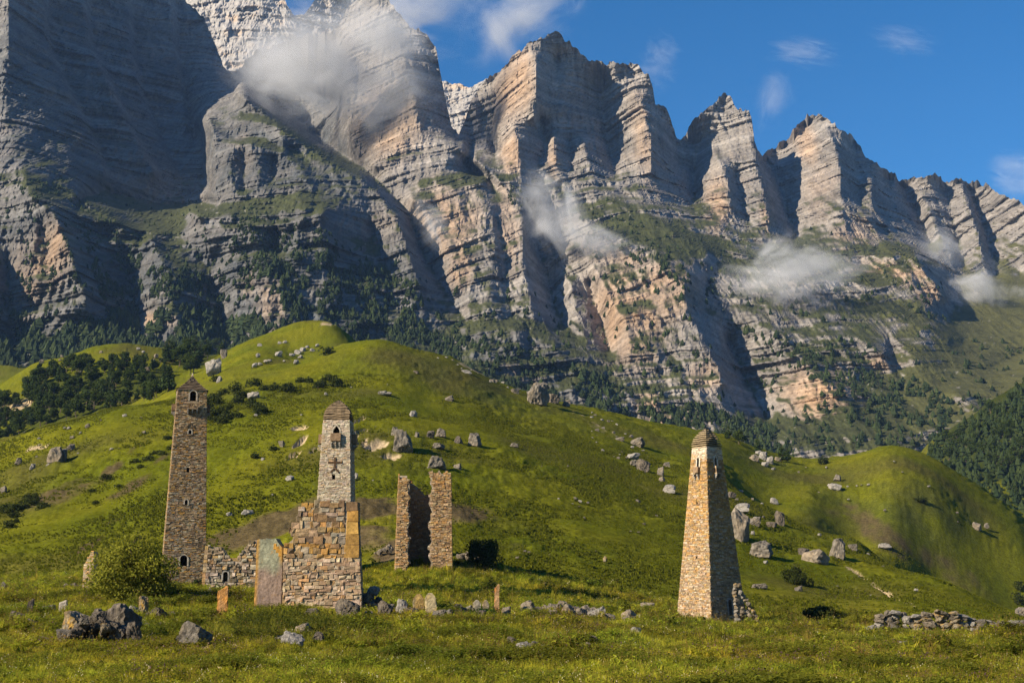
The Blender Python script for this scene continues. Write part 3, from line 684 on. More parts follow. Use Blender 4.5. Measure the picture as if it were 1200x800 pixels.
def courses(mb, fr, edge, z0, z1, blocked, colfn, hr=(.13, .27), wr=(.22, .62), proud=(.0, .07), wild=0.0, top=None, gap=.02):
    """lay rough courses; edge(z) -> (left, right) limits in metres; blocked: (s0, s1, z0, z1)"""
    z = z0
    while z < z1 - .05:
        h = random.uniform(*hr)
        if z + h > z1 - .1: h = z1 - z
        l, r = edge(z + h / 2)
        cuts = [(l, r)]
        for (a, b, c, d) in blocked:
            if z + h > c + .04 and z < d - .04:
                nc = []
                for (p, q) in cuts:
                    if b <= p or a >= q: nc.append((p, q)); continue
                    if a > p: nc.append((p, a))
                    if b < q: nc.append((b, q))
                cuts = nc
        for (p, q) in cuts:
            s = p
            while s < q - .02:
                wd = random.uniform(*wr) * (.7 + .6 * min(h / .3, 1.4))
                if s + wd > q - .16: wd = q - s
                zz0 = z + random.uniform(-wild, wild); zz1 = z + h + random.uniform(-wild, wild)
                if top is None or zz1 < top(s + wd / 2) + random.uniform(-.1, .25):
                    frame_stone(mb, fr, s, s + wd, zz0, zz1, random.uniform(*proud), colfn(s + wd / 2, z + h / 2), gap=gap, bev=.016, jit=.022, tilt=.018)
                s += wd
        z += h
def wall_shell(mb, fr, edge, z0, z1, openings, col, depth=.8, nz=10):
    """mortar core with true openings: quads between the opening edges plus the reveals"""
    zs = sorted(set([z0, z1] + list(np.linspace(z0, z1, nz)) + [o[2] for o in openings] + [o[3] for o in openings]))
    for a, b in zip(zs[:-1], zs[1:]):
        if b - a < 1e-4: continue
        m = (a + b) / 2
        ss = sorted([(o[0], o[1]) for o in openings if o[2] < m < o[3]])
        pts = ['L'] + [x for o in ss for x in o] + ['R']
        for i in range(0, len(pts), 2):
            g = lambda p, z: edge(z)[0] if p == 'L' else edge(z)[1] if p == 'R' else p
            mb.quad(fr(g(pts[i], a), a, -.03), fr(g(pts[i + 1], a), a, -.03), fr(g(pts[i + 1], b), b, -.03), fr(g(pts[i], b), b, -.03), col)
    for (s0, s1, a, b) in [o[:4] for o in openings]:
        D = -depth
        mb.quad(fr(s0, a, -.03), fr(s0, b, -.03), fr(s0, b, D), fr(s0, a, D), col); mb.quad(fr(s1, a, D), fr(s1, b, D), fr(s1, b, -.03), fr(s1, a, -.03), col)
        mb.quad(fr(s0, a, -.03), fr(s0, a, D), fr(s1, a, D), fr(s1, a, -.03), col); mb.quad(fr(s0, b, D), fr(s0, b, -.03), fr(s1, b, -.03), fr(s1, b, D), col)
def arch_frame(fr, s0, s1, z0, z1, col, pointed=False, t=.22, proud=.09, n=9):
    """stone surround: straight jambs and an arched head inside the rectangular opening"""
    c = (s0 + s1) / 2; r = (s1 - s0) / 2; hs = z1 - r * (1.5 if pointed else 1.0)
    inn = [(s0, z0), (s0, hs)]
    for k in range(1, n):
        a = math.pi * k / n
        if pointed:
            f = 1 - abs(1 - 2 * k / n); inn.append((s0 + (s1 - s0) * k / n, hs + (z1 - hs) * f ** .8))
        else: inn.append((c - r * math.cos(a), hs + r * math.sin(a)))
    inn += [(s1, hs), (s1, z0)]
    outp = []
    for i, (s, z) in enumerate(inn):
        if i in (0, len(inn) - 1): outp.append((s0 - t if i == 0 else s1 + t, z0))
        elif z <= hs + 1e-6: outp.append((s0 - t if s < c else s1 + t, z))
        else:
            k = (i - 1) / n; outp.append((s0 - t + (s1 - s0 + 2 * t) * k, max(z + t * .9, hs) if not pointed else z + t))
    mb = MB()
    for i in range(len(inn) - 1):
        a, b = inn[i], inn[i + 1]; A, B = outp[i], outp[i + 1]
        cc = col * random.uniform(.85, 1.15)
        mb.add([fr(*A, proud), fr(*a, proud), fr(*b, proud), fr(*B, proud), fr(*A, -.08), fr(*a, -.5), fr(*b, -.5), fr(*B, -.08)],
               [[0, 1, 2, 3], [1, 5, 6, 2], [4, 0, 3, 7], [0, 4, 5, 1], [3, 2, 6, 7]], cc)
    return mb
def tower_frames(hw):
    """four faces of a tapering square tower: fr(s, z, out)"""
    fs = []
    for k, (nx_, ny_) in enumerate(((0, -1), (1, 0), (0, 1), (-1, 0))):
        tx, ty = -ny_, nx_
        def fr(s, z, o, nx_=nx_, ny_=ny_, tx=tx, ty=ty):
            d = hw(z) + o
            return (tx * s + nx_ * d, ty * s + ny_ * d, z)
        fs.append(fr)
    return fs
def slab_ring(mb, half, z0, z1, col, jit=.08, n=6, shrink=.06, off=(0, 0)):
    """one irregular square course of roof slabs"""
    pts = []
    for k in range(4):
        for i in range(n):
            t = -1 + 2 * i / n; e = half + random.uniform(-jit, jit)
            pts.append([(t * half, -e), (e, t * half), (-t * half, e), (-e, -t * half)][k])
    N = len(pts); b = len(mb.v)
    dz = [random.uniform(-.03, .03) for _ in pts]
    v = [(x + off[0], y + off[1], z0 + d) for (x, y), d in zip(pts, dz)] + [(x * (1 - shrink) + off[0], y * (1 - shrink) + off[1], z1 + d) for (x, y), d in zip(pts, dz)]
    f = [[i, (i + 1) % N, N + (i + 1) % N, N + i] for i in range(N)] + [list(range(N))[::-1], list(range(N, 2 * N))]
    mb.add(v, f, col)
def make_tower(name, label, px, depth, basew, top_px, eave_py, apex_py, topw, yaw, colfn, roof, windows, balconies, marks, sink=1.0, group=None, mortar=(.17, .13, .085), hr=(.13, .27), gap=.014):
    base = at_depth(px, depth); H = P(top_px, eave_py, depth).z - base.z; apexH = P(top_px, apex_py, depth).z - base.z
    root = empty(name, base, yaw); tag(root, label, 'tower', group)
    b2, t2 = basew / 2, topw / 2
    hw = lambda z: b2 + (t2 - b2) * min(max(z / H, -.1), 1.0)
    fs = tower_frames(hw); core = MB(); st = MB()
    for k, fr in enumerate(fs):
        op = [w_[1:5] for w_ in windows if w_[0] == k]
        ops = [(c - w_ / 2, c + w_ / 2, z0, z1) for (c, w_, z0, z1) in op]
        edge = lambda z: (-hw(z), hw(z))
        wall_shell(core, fr, lambda z: (-hw(z) + .03, hw(z) - .03), -sink, H, ops, np.array(mortar))
        corner = [(-9, -9, 0, 0)]
        courses(st, fr, edge, -sink, H, ops, lambda s, z, k=k: colfn(k, s, z, H), hr=hr, gap=gap)
    core.build('core', M_STONE, root)
    m = st.build('masonry', M_STONE, root); m['kind'] = 'stuff'
    for (k, c, w_, z0, z1, style) in windows:
        if style:
            o = arch_frame(fs[k], c - w_ / 2, c + w_ / 2, z0, z1, PALE * .85 if style != 'dark' else GREY, style == 'pointed', t=.16 if w_ < .9 else .2).build('window_frame', M_STONE, root)
    for (k, c, w_, z0, hh, dp, kind) in balconies:
        fr = fs[k]; mb = MB(); col = colfn(k, c, z0, H)
        def bx(s0, s1, o0, o1, a, b, cc, M=None):
            M = M or mb
            p = [fr(s, z, o) for z in (a, b) for o in (o0, o1) for s in (s0, s1)]
            M.add(p, [[0, 2, 3, 1], [4, 5, 7, 6], [0, 1, 5, 4], [2, 6, 7, 3], [0, 4, 6, 2], [1, 3, 7, 5]], cc)
        a, b = c - w_ / 2, c + w_ / 2
        if kind == 'box':
            bx(a, b, dp - .16, dp, z0, z0 + hh, BROWN * 1.25); bx(a, a + .16, -.1, dp - .165, z0, z0 + hh - .02, BROWN * 1.4); bx(b - .16, b, -.1, dp - .165, z0, z0 + hh - .02, BROWN * 1.3)
        else:                                   # open parapet on posts
            bx(a, b, dp - .18, dp, z0 + hh - .28, z0 + hh, TAN); bx(a, b, -.1, dp + .05, z0 - .14, z0, TAN * .9)
            for i in range(4):
                s = a + .1 + (w_ - .2) * i / 3; bx(s - .07, s + .07, dp - .16, dp - .02, z0 + .003, z0 + hh - .283, BROWN * 1.2)
        bo = mb.build('balcony', M_STONE, root)
        for i in range(3 if w_ > 1.0 else 2):
            cm = MB(); s = a + .12 + (w_ - .24) * i / (2 if w_ > 1.0 else 1)
            for j in range(3): bx(s - .09, s + .09, -.1, dp * (1 - j * .3), z0 - .17 - .2 * (j + 1) + .003 * j, z0 - .17 - .2 * j, GREY * .9, cm)
            cm.build('corbel', M_STONE, bo)
    for (k, segs, cc) in marks:
        mb = MB(); fr = fs[k]
        for (x0, z0, x1, z1, t) in segs:
            d = math.hypot(x1 - x0, z1 - z0); ex, ez = (x1 - x0) / d, (z1 - z0) / d; nx_, nz_ = -ez * t / 2, ex * t / 2
            c = [(x0 + nx_, z0 + nz_), (x0 - nx_, z0 - nz_), (x1 - nx_, z1 - nz_), (x1 + nx_, z1 + nz_)]
            mb.add([fr(*q, .105) for q in c] + [fr(*q, -.05) for q in c], [[0, 1, 2, 3], [0, 4, 5, 1], [1, 5, 6, 2], [2, 6, 7, 3], [3, 7, 4, 0]], cc)
        mb.build('emblem' if len(segs) > 2 else 'chevron', M_STONE, root)
    # roof
    n = roof['n']; rh = apexH - H
    cm = MB()
    for i in range(n):
        t0, t1 = i / n, (i + 1) / n
        prof = roof['prof']; h0 = t2 * prof(t0) + roof['eave'] * (1 - t0); hc = t2 * prof(t1) * .90
        z0 = H + rh * t0 + .003; z1 = H + rh * (t0 + (t1 - t0) * roof['thick'])
        mb = MB(); c = roof['col']() ; slab_ring(mb, max(h0, .12), z0, z1, c, jit=.05 + .04 * h0 / t2 * roof.get('rough', 1))
        s = mb.build('roof_slab', M_SLATE, root)
        slab_ring(cm, max(h0 * .74, .08), z1 - .03, H + rh * t1 + .03, np.array([.055, .045, .035]), jit=.02)
    cm.build('roof_core', M_SLATE, root)
    if roof.get('finial'):
        mb = MB(); slab_ring(mb, .16, apexH - .05, apexH + .25, TAN, .03, 2); slab_ring(mb, .11, apexH + .25, apexH + .62, PALE, .03, 2, .25)
        mb.build('finial', M_STONE, root)
    return root, H, hw
def col_left(k, s, z, H):
    n = float(perlin(s / 1.6 + k * 7, z / 2.2, 3.0)); m = float(perlin(s / 4 + k * 3, z / 5, 9.0)); t = z / H
    w_ = [.62 + .5 * max(0, n) + (.4 if t > .8 else 0), .26 - .12 * t, .14 + .25 * max(0, -n), .50, .16 + .4 * max(0, m), .14]
    return pick(w_, .25) * np.array([1.0, .965, .87]) * (.85 if n < -.25 else 1.0)
def col_mid(k, s, z, H):
    t = z / H; n = float(perlin(s / 1.3 + k * 7, z / 1.7, 5.0))
    return pick([.30, .12, .75 + (.8 if t > .88 else 0), .10 + .3 * max(0, n), .06 + (.25 * max(0, n) if t > .75 else 0), .02]) * 1.02
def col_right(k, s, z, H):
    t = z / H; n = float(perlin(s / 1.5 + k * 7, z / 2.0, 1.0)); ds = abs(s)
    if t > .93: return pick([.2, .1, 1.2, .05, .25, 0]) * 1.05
    if k == 1: return pick([.14, .25, .06, .60, .16 + (.35 if t > .7 else 0), .60]) * .72  # face turned from the sun: shade painted into its stone colours
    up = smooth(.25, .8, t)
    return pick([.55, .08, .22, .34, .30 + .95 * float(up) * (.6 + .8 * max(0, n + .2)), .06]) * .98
sl_dark = lambda: np.array([.15, .112, .075]) * random.uniform(.7, 1.3)
sl_tan = lambda: np.array([.20, .148, .09]) * random.uniform(.7, 1.25)

towers = []
# left tower, pyramid roof, four corner balconies
zL = lambda py: P(222, py, 190).z - at_depth(222, 190).z
wl = [(0, .15, .9, zL(472), zL(460.5), 'round'), (0, -.05, .42, zL(511), zL(506), 'round'), (0, -.08, .42, zL(555), zL(550), ''), (0, -.12, .42, zL(592.5), zL(587), 'round'), (0, -.1, 1.0, zL(663.5), zL(651), 'round'), (3, 0, .9, zL(472), zL(461), 'round'), (1, 0, .9, zL(472), zL(461), 'round')]
bl = [(0, .15, 1.55, zL(481), 1.0, .55, 'posts'), (3, 0, 1.4, zL(482), .95, .6, 'box'), (1, 0, 1.4, zL(482), .95, .6, 'box'), (2, 0, 1.4, zL(482), .95, .6, 'box')]
ch = [(0, [(-.62, zL(503.5), -.05, zL(498), .14), (.52, zL(503.5), -.05, zL(498), .14)], np.array([.10, .075, .05]))]
towers.append(make_tower('watch_tower', 'tall brown stone tower with pyramid slab roof beside the big round bush', 213.5, 190, 6.3, 223.5, 459, 442, 4.2, R(16.3), col_left,
    dict(n=8, prof=lambda t: 1.0 - .93 * t ** .85, eave=.2, thick=.5, col=sl_dark, finial=True), wl, bl, ch, group='battle towers of the ruined village', mortar=(.20, .145, .085), hr=(.10, .21), gap=.008))
# middle tower, bullet shaped stepped roof, cross emblem
zM = lambda py: P(395, py, 158).z - at_depth(395, 158).z
sc_ = 1500 / 182.0
wm = [(0, .03, .8, zM(510), zM(500.5), 'pointed'), (0, -.12, .42, zM(563), zM(557.5), ''), (1, 0, .8, zM(510), zM(501), 'pointed'), (3, 0, .8, zM(510), zM(501), 'pointed')]
bm_ = [(0, .0, 1.25, zM(518.5), .95, .42, 'box'), (1, 0, 1.4, zM(520), 1.15, .6, 'box'), (2, 0, 1.4, zM(520), 1.15, .6, 'box'), (3, 0, 1.4, zM(520), 1.15, .6, 'box')]
cr = [(0, [(0, zM(549), 0, zM(537.5), .21), (-.8, zM(543.3), -.08, zM(543.3), .21), (.08, zM(543.3), .8, zM(543.3), .21), (-.02, zM(550.3), -.52, zM(554.8), .22), (.02, zM(550.3), .5, zM(554.8), .22), (-.15, zM(538.5), -.08, zM(538.5), .1), (-.8, zM(542), -.8, zM(544.6), .1), (.8, zM(542), .8, zM(544.6), .1)], np.array([.075, .045, .025]))]
towers.append(make_tower('watch_tower', 'pale plastered stone tower with a cross emblem rising behind the ochre ruin', 391.5, 158, 4.95, 394.5, 494, 469.5, 3.27, R(-1.0), col_mid,
    dict(n=13, prof=lambda t: max(1.0 - t ** 2.9, .10) * .97 + .03 - .02 * t, eave=.05, thick=.62, col=sl_tan, rough=1.3), wm, bm_, cr, group='battle towers of the ruined village', mortar=(.36, .30, .21), hr=(.10, .2), gap=.006))
# right tower, seen on its corner
zR = lambda py: P(834, py, 150).z - at_depth(834, 150).z
wr_ = [(3, -.05, .36, zR(546), zR(534), 'pointed'), (0, .05, .40, zR(547), zR(534), 'pointed'), (1, 0, .4, zR(546), zR(534), 'pointed'), (2, 0, .4, zR(546), zR(534), 'pointed'), (0, .35, .62, zR(720), zR(702), 'dark'), (3, -.05, .2, zR(590), zR(587), ''), (3, .2, .28, zR(654), zR(651.5), '')]
br = [(3, -.1, .85, zR(553), .7, .42, 'box'), (0, .1, .85, zR(553), .8, .42, 'posts'), (1, 0, .9, zR(553), .8, .5, 'box'), (2, 0, .9, zR(553), .8, .5, 'box')]
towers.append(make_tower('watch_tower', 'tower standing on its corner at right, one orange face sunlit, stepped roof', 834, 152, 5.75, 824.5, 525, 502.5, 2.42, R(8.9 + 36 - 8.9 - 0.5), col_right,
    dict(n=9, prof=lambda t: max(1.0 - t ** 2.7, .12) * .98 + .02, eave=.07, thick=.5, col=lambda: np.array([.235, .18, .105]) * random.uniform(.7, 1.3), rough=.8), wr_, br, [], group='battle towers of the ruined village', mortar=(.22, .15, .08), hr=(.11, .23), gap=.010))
print('towers built')

# ------------------------------------------------------------------ ruined walls laid in rubble
def clip_cell(poly, m, nrm):
    out = []
    for i in range(len(poly)):
        a, b = poly[i], poly[(i + 1) % len(poly)]
        da = (a[0] - m[0]) * nrm[0] + (a[1] - m[1]) * nrm[1]; db = (b[0] - m[0]) * nrm[0] + (b[1] - m[1]) * nrm[1]
        if da <= 0: out.append(a)
        if (da < 0 < db) or (db < 0 < da):
            t = da / (da - db); out.append((a[0] + (b[0] - a[0]) * t, a[1] + (b[1] - a[1]) * t))
    return out
def voronoi(pts, asp=1.0):
    cells = []
    for i, p in enumerate(pts):
        near = sorted(range(len(pts)), key=lambda j: (pts[j][0] - p[0]) ** 2 + (pts[j][1] - p[1]) ** 2)[1:14]
        r = 1.2; poly = [(p[0] - r, p[1] - r), (p[0] + r, p[1] - r), (p[0] + r, p[1] + r), (p[0] - r, p[1] + r)]
        for j in near:
            q = pts[j]; poly = clip_cell(poly, ((p[0] + q[0]) / 2, (p[1] + q[1]) / 2), (q[0] - p[0], q[1] - p[1]))
            if len(poly) < 3: break
        cells.append(poly)
    return cells
def round_stone(mb, fr, poly, proud, col, gap=.03):
    n = len(poly); cx = sum(p[0] for p in poly) / n; cz = sum(p[1] for p in poly) / n
    rad = sum(math.hypot(p[0] - cx, p[1] - cz) for p in poly) / n
    k0 = max(.3, 1 - gap / rad); k1 = k0 * .92; k2 = k0 * .70
    v = []
    for k, o in ((k0, -.15), (k0, proud * .45), (k1, proud * .9), (k2, proud)):
        v += [fr(cx + (x - cx) * k, cz + (z - cz) * k, o + (random.uniform(-.03, .03) if o > 0 else 0)) for x, z in poly]
    f = [[r * n + i, r * n + (i + 1) % n, (r + 1) * n + (i + 1) % n, (r + 1) * n + i] for r in range(3) for i in range(n)] + [list(range(3 * n, 4 * n))]
    mb.add(v, f, col)
def rubble(parent, fr, left, right, z0, top, hr, wr, colfn, blocked=(), proud=(.05, .16), gap=.006, wild=.05, tilt=.045, name='stone'):
    """rough field stones in broken courses, each a part of its wall"""
    z = z0; n = 0; zmax = max(top(s) for s in np.linspace(left(z0), right(z0), 30))
    while z < zmax:
        h = random.uniform(*hr); s = left(z + h / 2); e = right(z + h / 2)
        while s < e - .03:
            wd = random.uniform(*wr) * random.choice((.6, .8, 1, 1, 1.4))
            if s + wd > e - .12: wd = e - s
            lo = z + random.uniform(-wild, wild); hi = z + h + random.uniform(-wild, wild)
            if random.random() < .13: hi += h * .5
            m = s + wd / 2
            if (hi + lo) / 2 < top(m) and not any(s < b_ and s + wd > a_ and lo < d_ and hi > c_ for a_, b_, c_, d_ in blocked):
                hi = min(hi, top(m) + random.uniform(-.02, .22)); mb = MB()
                frame_stone(mb, fr, s, s + wd, lo, hi, random.uniform(*proud), colfn(m, z + h / 2), gap=gap, bev=random.uniform(.015, .045), jit=.045, tilt=tilt); mb.build(name, M_STONE, parent); n += 1
            s += wd
        z += h
    print('rubble', n); return n
def panel_wall(root, left, right, z0, top, thick, col, n=24):
    """solid core behind the stones, with a ragged top"""
    mb = MB(); zs0 = z0
    ss = np.linspace(0, 1, n + 1)
    for i in range(n):
        def pt(t, z): return left(z) + (right(z) - left(z)) * t
        for j in range(12):
            q = []
            for (t, jj) in ((ss[i], j), (ss[i + 1], j), (ss[i + 1], j + 1), (ss[i], j + 1)):
                tp = top(pt(t, z0)); z = zs0 + (tp - zs0) * jj / 12; q.append((pt(t, z), z))
            mb.quad(*[(x, -.045, z) for x, z in q], col); mb.quad(*[(x, thick, z) for x, z in q[::-1]], col)
            if j == 11: mb.quad((q[3][0], 0, q[3][1]), (q[2][0], 0, q[2][1]), (q[2][0], thick, q[2][1]), (q[3][0], thick, q[3][1]), col)
            if i == 0: mb.quad((q[0][0], thick, q[0][1]), (q[0][0], 0, q[0][1]), (q[3][0], 0, q[3][1]), (q[3][0], thick, q[3][1]), col)
            if i == n - 1: mb.quad((q[1][0], 0, q[1][1]), (q[1][0], thick, q[1][1]), (q[2][0], thick, q[2][1]), (q[2][0], 0, q[2][1]), col)
    return mb.build('core', M_STONE, root)
def wall_frame(px0, depth, base_py):
    """local metres of an upright wall plane facing the camera: returns origin and converters from photo pixels"""
    o = P(px0, base_py, depth)
    X = lambda px, py: P(px, py, depth).x - o.x
    Z = lambda py: P(px0, py, depth).z - o.z
    return o, X, Z
flat_fr = lambda s, z, o: (s, -o, z)
MORTAR = np.array([.30, .245, .17])
# --- ochre block ruin in front of the middle tower
o, X, Z = wall_frame(377, 110, 718)
root = empty('ruined_house', o, 0); tag(root, 'ruined house wall of big ochre lichened blocks over pale rubble, centre left', 'ruin')
lp = sorted([(Z(py), X(px, py)) for py, px in ((724, 330), (714, 331), (660, 332), (638, 333), (636, 343), (628, 344), (624, 337), (612, 343), (606, 349), (596, 350), (590, 354), (585, 355))])
rp = sorted([(Z(py), X(px, py)) for py, px in ((724, 425), (698, 424), (636, 421), (587, 419.5))])
lf = lambda z: float(np.interp(z, [a for a, b in lp], [b for a, b in lp])); rf = lambda z: float(np.interp(z, [a for a, b in rp], [b for a, b in rp]))
tp = Z(587.5)
topf = lambda s: tp if s > X(356, 590) else float(np.interp(s, [X(330, 640), X(336, 625), X(343, 612), X(350, 600), X(356, 590)], [Z(639), Z(625), Z(612), Z(599), Z(588)]))
panel_wall(root, lambda z: lf(z) + .06, lambda z: rf(z) - .03, -1.2, lambda s: topf(s) - .08, 1.25, MORTAR)
zmid = Z(654)
cl_low = lambda s, z: pick([.50, .14, .44, .20, .16, .04]) * np.array([1.05, .97, .92]) * .95
rubble(root, flat_fr, lf, rf, -.3, lambda s: min(zmid, topf(s)), (.20, .38), (.28, .72), cl_low)
oc_ = lambda s, z: float(smooth(-.35, .3, perlin(s / 1.3, z / 1.0, 2.0)))
cl_up = lambda s, z: pick([.40, .30 * (1.15 - oc_(s, z)), .05, .52, .95 * oc_(s, z) + .16, .12], .4)
rubble(root, flat_fr, lf, lambda z: rf(z) - 1.15, zmid + .02, lambda s: topf(s) - .08, (.30, .58), (.34, .90), cl_up, tilt=.06, wild=.07)
z0 = zmid + .02
while z0 < tp - .1:                                  # big squared corner stones
    h = min(random.uniform(.55, 1.15), tp - z0)
    if tp - z0 - h < .4: h = tp - z0
    e = rf(z0 + h / 2); w_ = random.uniform(.95, 1.5)
    mb = MB(); frame_stone(mb, flat_fr, e - w_, e, z0, z0 + h, random.uniform(.09, .15), pick([.4, .12, .02, .3, 1.2 if z0 > tp - 2 else .5, .03], .3), gap=.006, bev=.03, jit=.05, tilt=.03); mb.build('quoin', M_STONE, root); z0 += h
# right end face of the wall
endfr = lambda s, z, o_: (rf(z) - .03 + o_, s, z)
mb = MB(); courses(mb, endfr, lambda z: (.0, 1.25), -1.0, tp, [], lambda s, z: pick([.4, .3, .1, .3, .2, .1]), hr=(.3, .5), wr=(.4, .7)); q = mb.build('end_masonry', M_STONE, root); q['kind'] = 'stuff'
# --- plastered slab pier left of it
o, X, Z = wall_frame(313, 111, 718)
root = empty('plastered_pier', o, R(-6)); tag(root, 'smooth plastered wall slab, grey green above and brown below, left of ochre ruin', 'wall')
w0, w1, hh = X(296.5, 718), X(329.5, 718), Z(630)
def pier():
    nx, nz = 22, 56; v = []; f = []; c = []
    for side in (0, 1):
        for j in range(nz + 1):
            for i in range(nx + 1):
                t = i / nx; z = -1.0 + (hh + 1.0) * j / nz
                ins = .10 * max(z, 0) / hh
                topz = hh - .12 * abs(math.sin(t * 9)) - .75 * max(0, t - .72) / .28 - .2 * max(0, .06 - t) / .06
                if j == nz: z = topz
                z = min(z, topz)
                x = w0 + ins + (w1 - w0 - ins * 1.6) * t + (.05 * float(perlin(z * 1.5, 3.3, side)) if i in (0, nx) else 0)
                d = .05 * float(perlin(x * 1.1, z * .9, 1.5)) + .02 * float(perlin(x * 5, z * 5, 2.5))
                v.append((x, -d if side == 0 else 1.3 + d, z))
                g = smooth(hh * .50, hh * .66, z + .7 * float(perlin(x * 1.2, z * .8, 7.0)))
                k = np.array([.205, .150, .120]) * (1 + .22 * float(perlin(x * 2, z * 2, 4.0))); gg = np.array([.215, .22, .155]) * (1 + .35 * float(perlin(x * 2.5, z * 1.6, 5.0)))
                q = mix(k, gg, float(g)); och = float(smooth(.16, .02, t) * .9 + smooth(.84, .97, t) * smooth(hh * .6, hh * .75, z))
                c.append(mix(q, OCHRE * .9, min(och, .85)))
    N = (nx + 1) * (nz + 1)
    for j in range(nz):
        for i in range(nx):
            a = j * (nx + 1) + i; f.append([a, a + 1, a + nx + 2, a + nx + 1]); f.append([N + a + 1, N + a, N + a + nx + 1, N + a + nx + 2])
        for i in (0, nx):
            a = j * (nx + 1) + i; q = [a, a + nx + 1, N + a + nx + 1, N + a]; f.append(q[::-1] if i == 0 else q)
    for i in range(nx): a = nz * (nx + 1) + i; f.append([a, a + 1, N + a + 1, N + a])
    return mesh('pier_body', np.array(v), f, M_STONE, np.array(c))
obj('wall_body', pier(), root)
for i in range(3):
    mb = MB(); x = w1 - .85 + i * .22; frame_stone(mb, flat_fr, x, x + .3, hh - 1.0 - i * .3, hh - .45 - i * .22, .05, OCHRE * random.uniform(.7, 1.1)); mb.build('coping_stone', M_STONE, root)
# --- low rubble wall with a small window between the left tower and the slab
o, X, Z = wall_frame(270, 150, 702)
root = empty('ruined_house', o, R(4)); tag(root, 'low broken rubble wall with one small dark window, beside the brown tower', 'ruin')
lp2 = sorted([(Z(py), X(px, py)) for py, px in ((712, 235), (702, 235.5), (670, 238), (638, 241))])
lf2 = lambda z: float(np.interp(z, [a for a, b in lp2], [b for a, b in lp2])); rf2 = lambda z: X(303, 680)
tx = [(240, 638), (250, 640), (258, 639), (264, 645), (268, 652), (276, 655), (281, 650), (286, 641), (292, 633), (300, 631), (306, 632)]
top2 = lambda s: float(np.interp(s, [X(a, 650) for a, b in tx], [Z(b) for a, b in tx]))
win = (X(261.5, 676), X(267, 676), Z(681), Z(669.5))
core = MB(); 
edge2 = lambda z: (lf2(z) + .05, rf2(z))
wall_shell(core, flat_fr, edge2, -1.0, Z(656), [win], MORTAR * .8, depth=.9, nz=6); core.box(win[0] - .3, win[1] + .3, .905, 1.25, win[2] - .3, win[3] + .3, BROWN * .6); core.build('core', M_STONE, root)
panel_wall(root, lambda z: lf2(z) + .05, lambda z: rf2(z), Z(655.9), lambda s: max(top2(s) - .1, Z(655.5)), .9, MORTAR * .8, n=22)
arch_frame(flat_fr, *win, GREY, False, t=.2).build('window_frame', M_STONE, root)
cl2 = lambda s, z: pick([.30, .30, .22 * (1.6 - z / Z(640)), .40, .22 * z / Z(640) + .05, .25])
rubble(root, flat_fr, lambda z: lf2(z) + .35, rf2, -.3, top2, (.24, .46), (.3, .7), cl2, blocked=[win], proud=(.05, .22), gap=.012, tilt=.06)
z = -.3
while z < Z(640):
    h = random.uniform(.35, .7); mb = MB(); 
    p = lambda s, z_, o_, zz=z: (lf2(z_) + s, -o_ , z_)
    frame_stone(mb, p, 0, random.uniform(.38, .5), z, min(z + h, Z(638)), .1, pick([.5, .1, .3, .1, .5, 0]), gap=.015); mb.build('quoin', M_STONE, root); z += h
mb = MB()
for j in range(12):
    z0 = -.3 + (Z(639) + .3) * j / 12; z1 = -.3 + (Z(639) + .3) * (j + 1) / 12
    mb.quad((lf2(z0), .9, z0), (lf2(z0), -.08, z0), (lf2(z1), -.08, z1), (lf2(z1), .9, z1), pick([.5, .1, .3, .1, .5, 0]))
mb.build('wall_end', M_STONE, root)

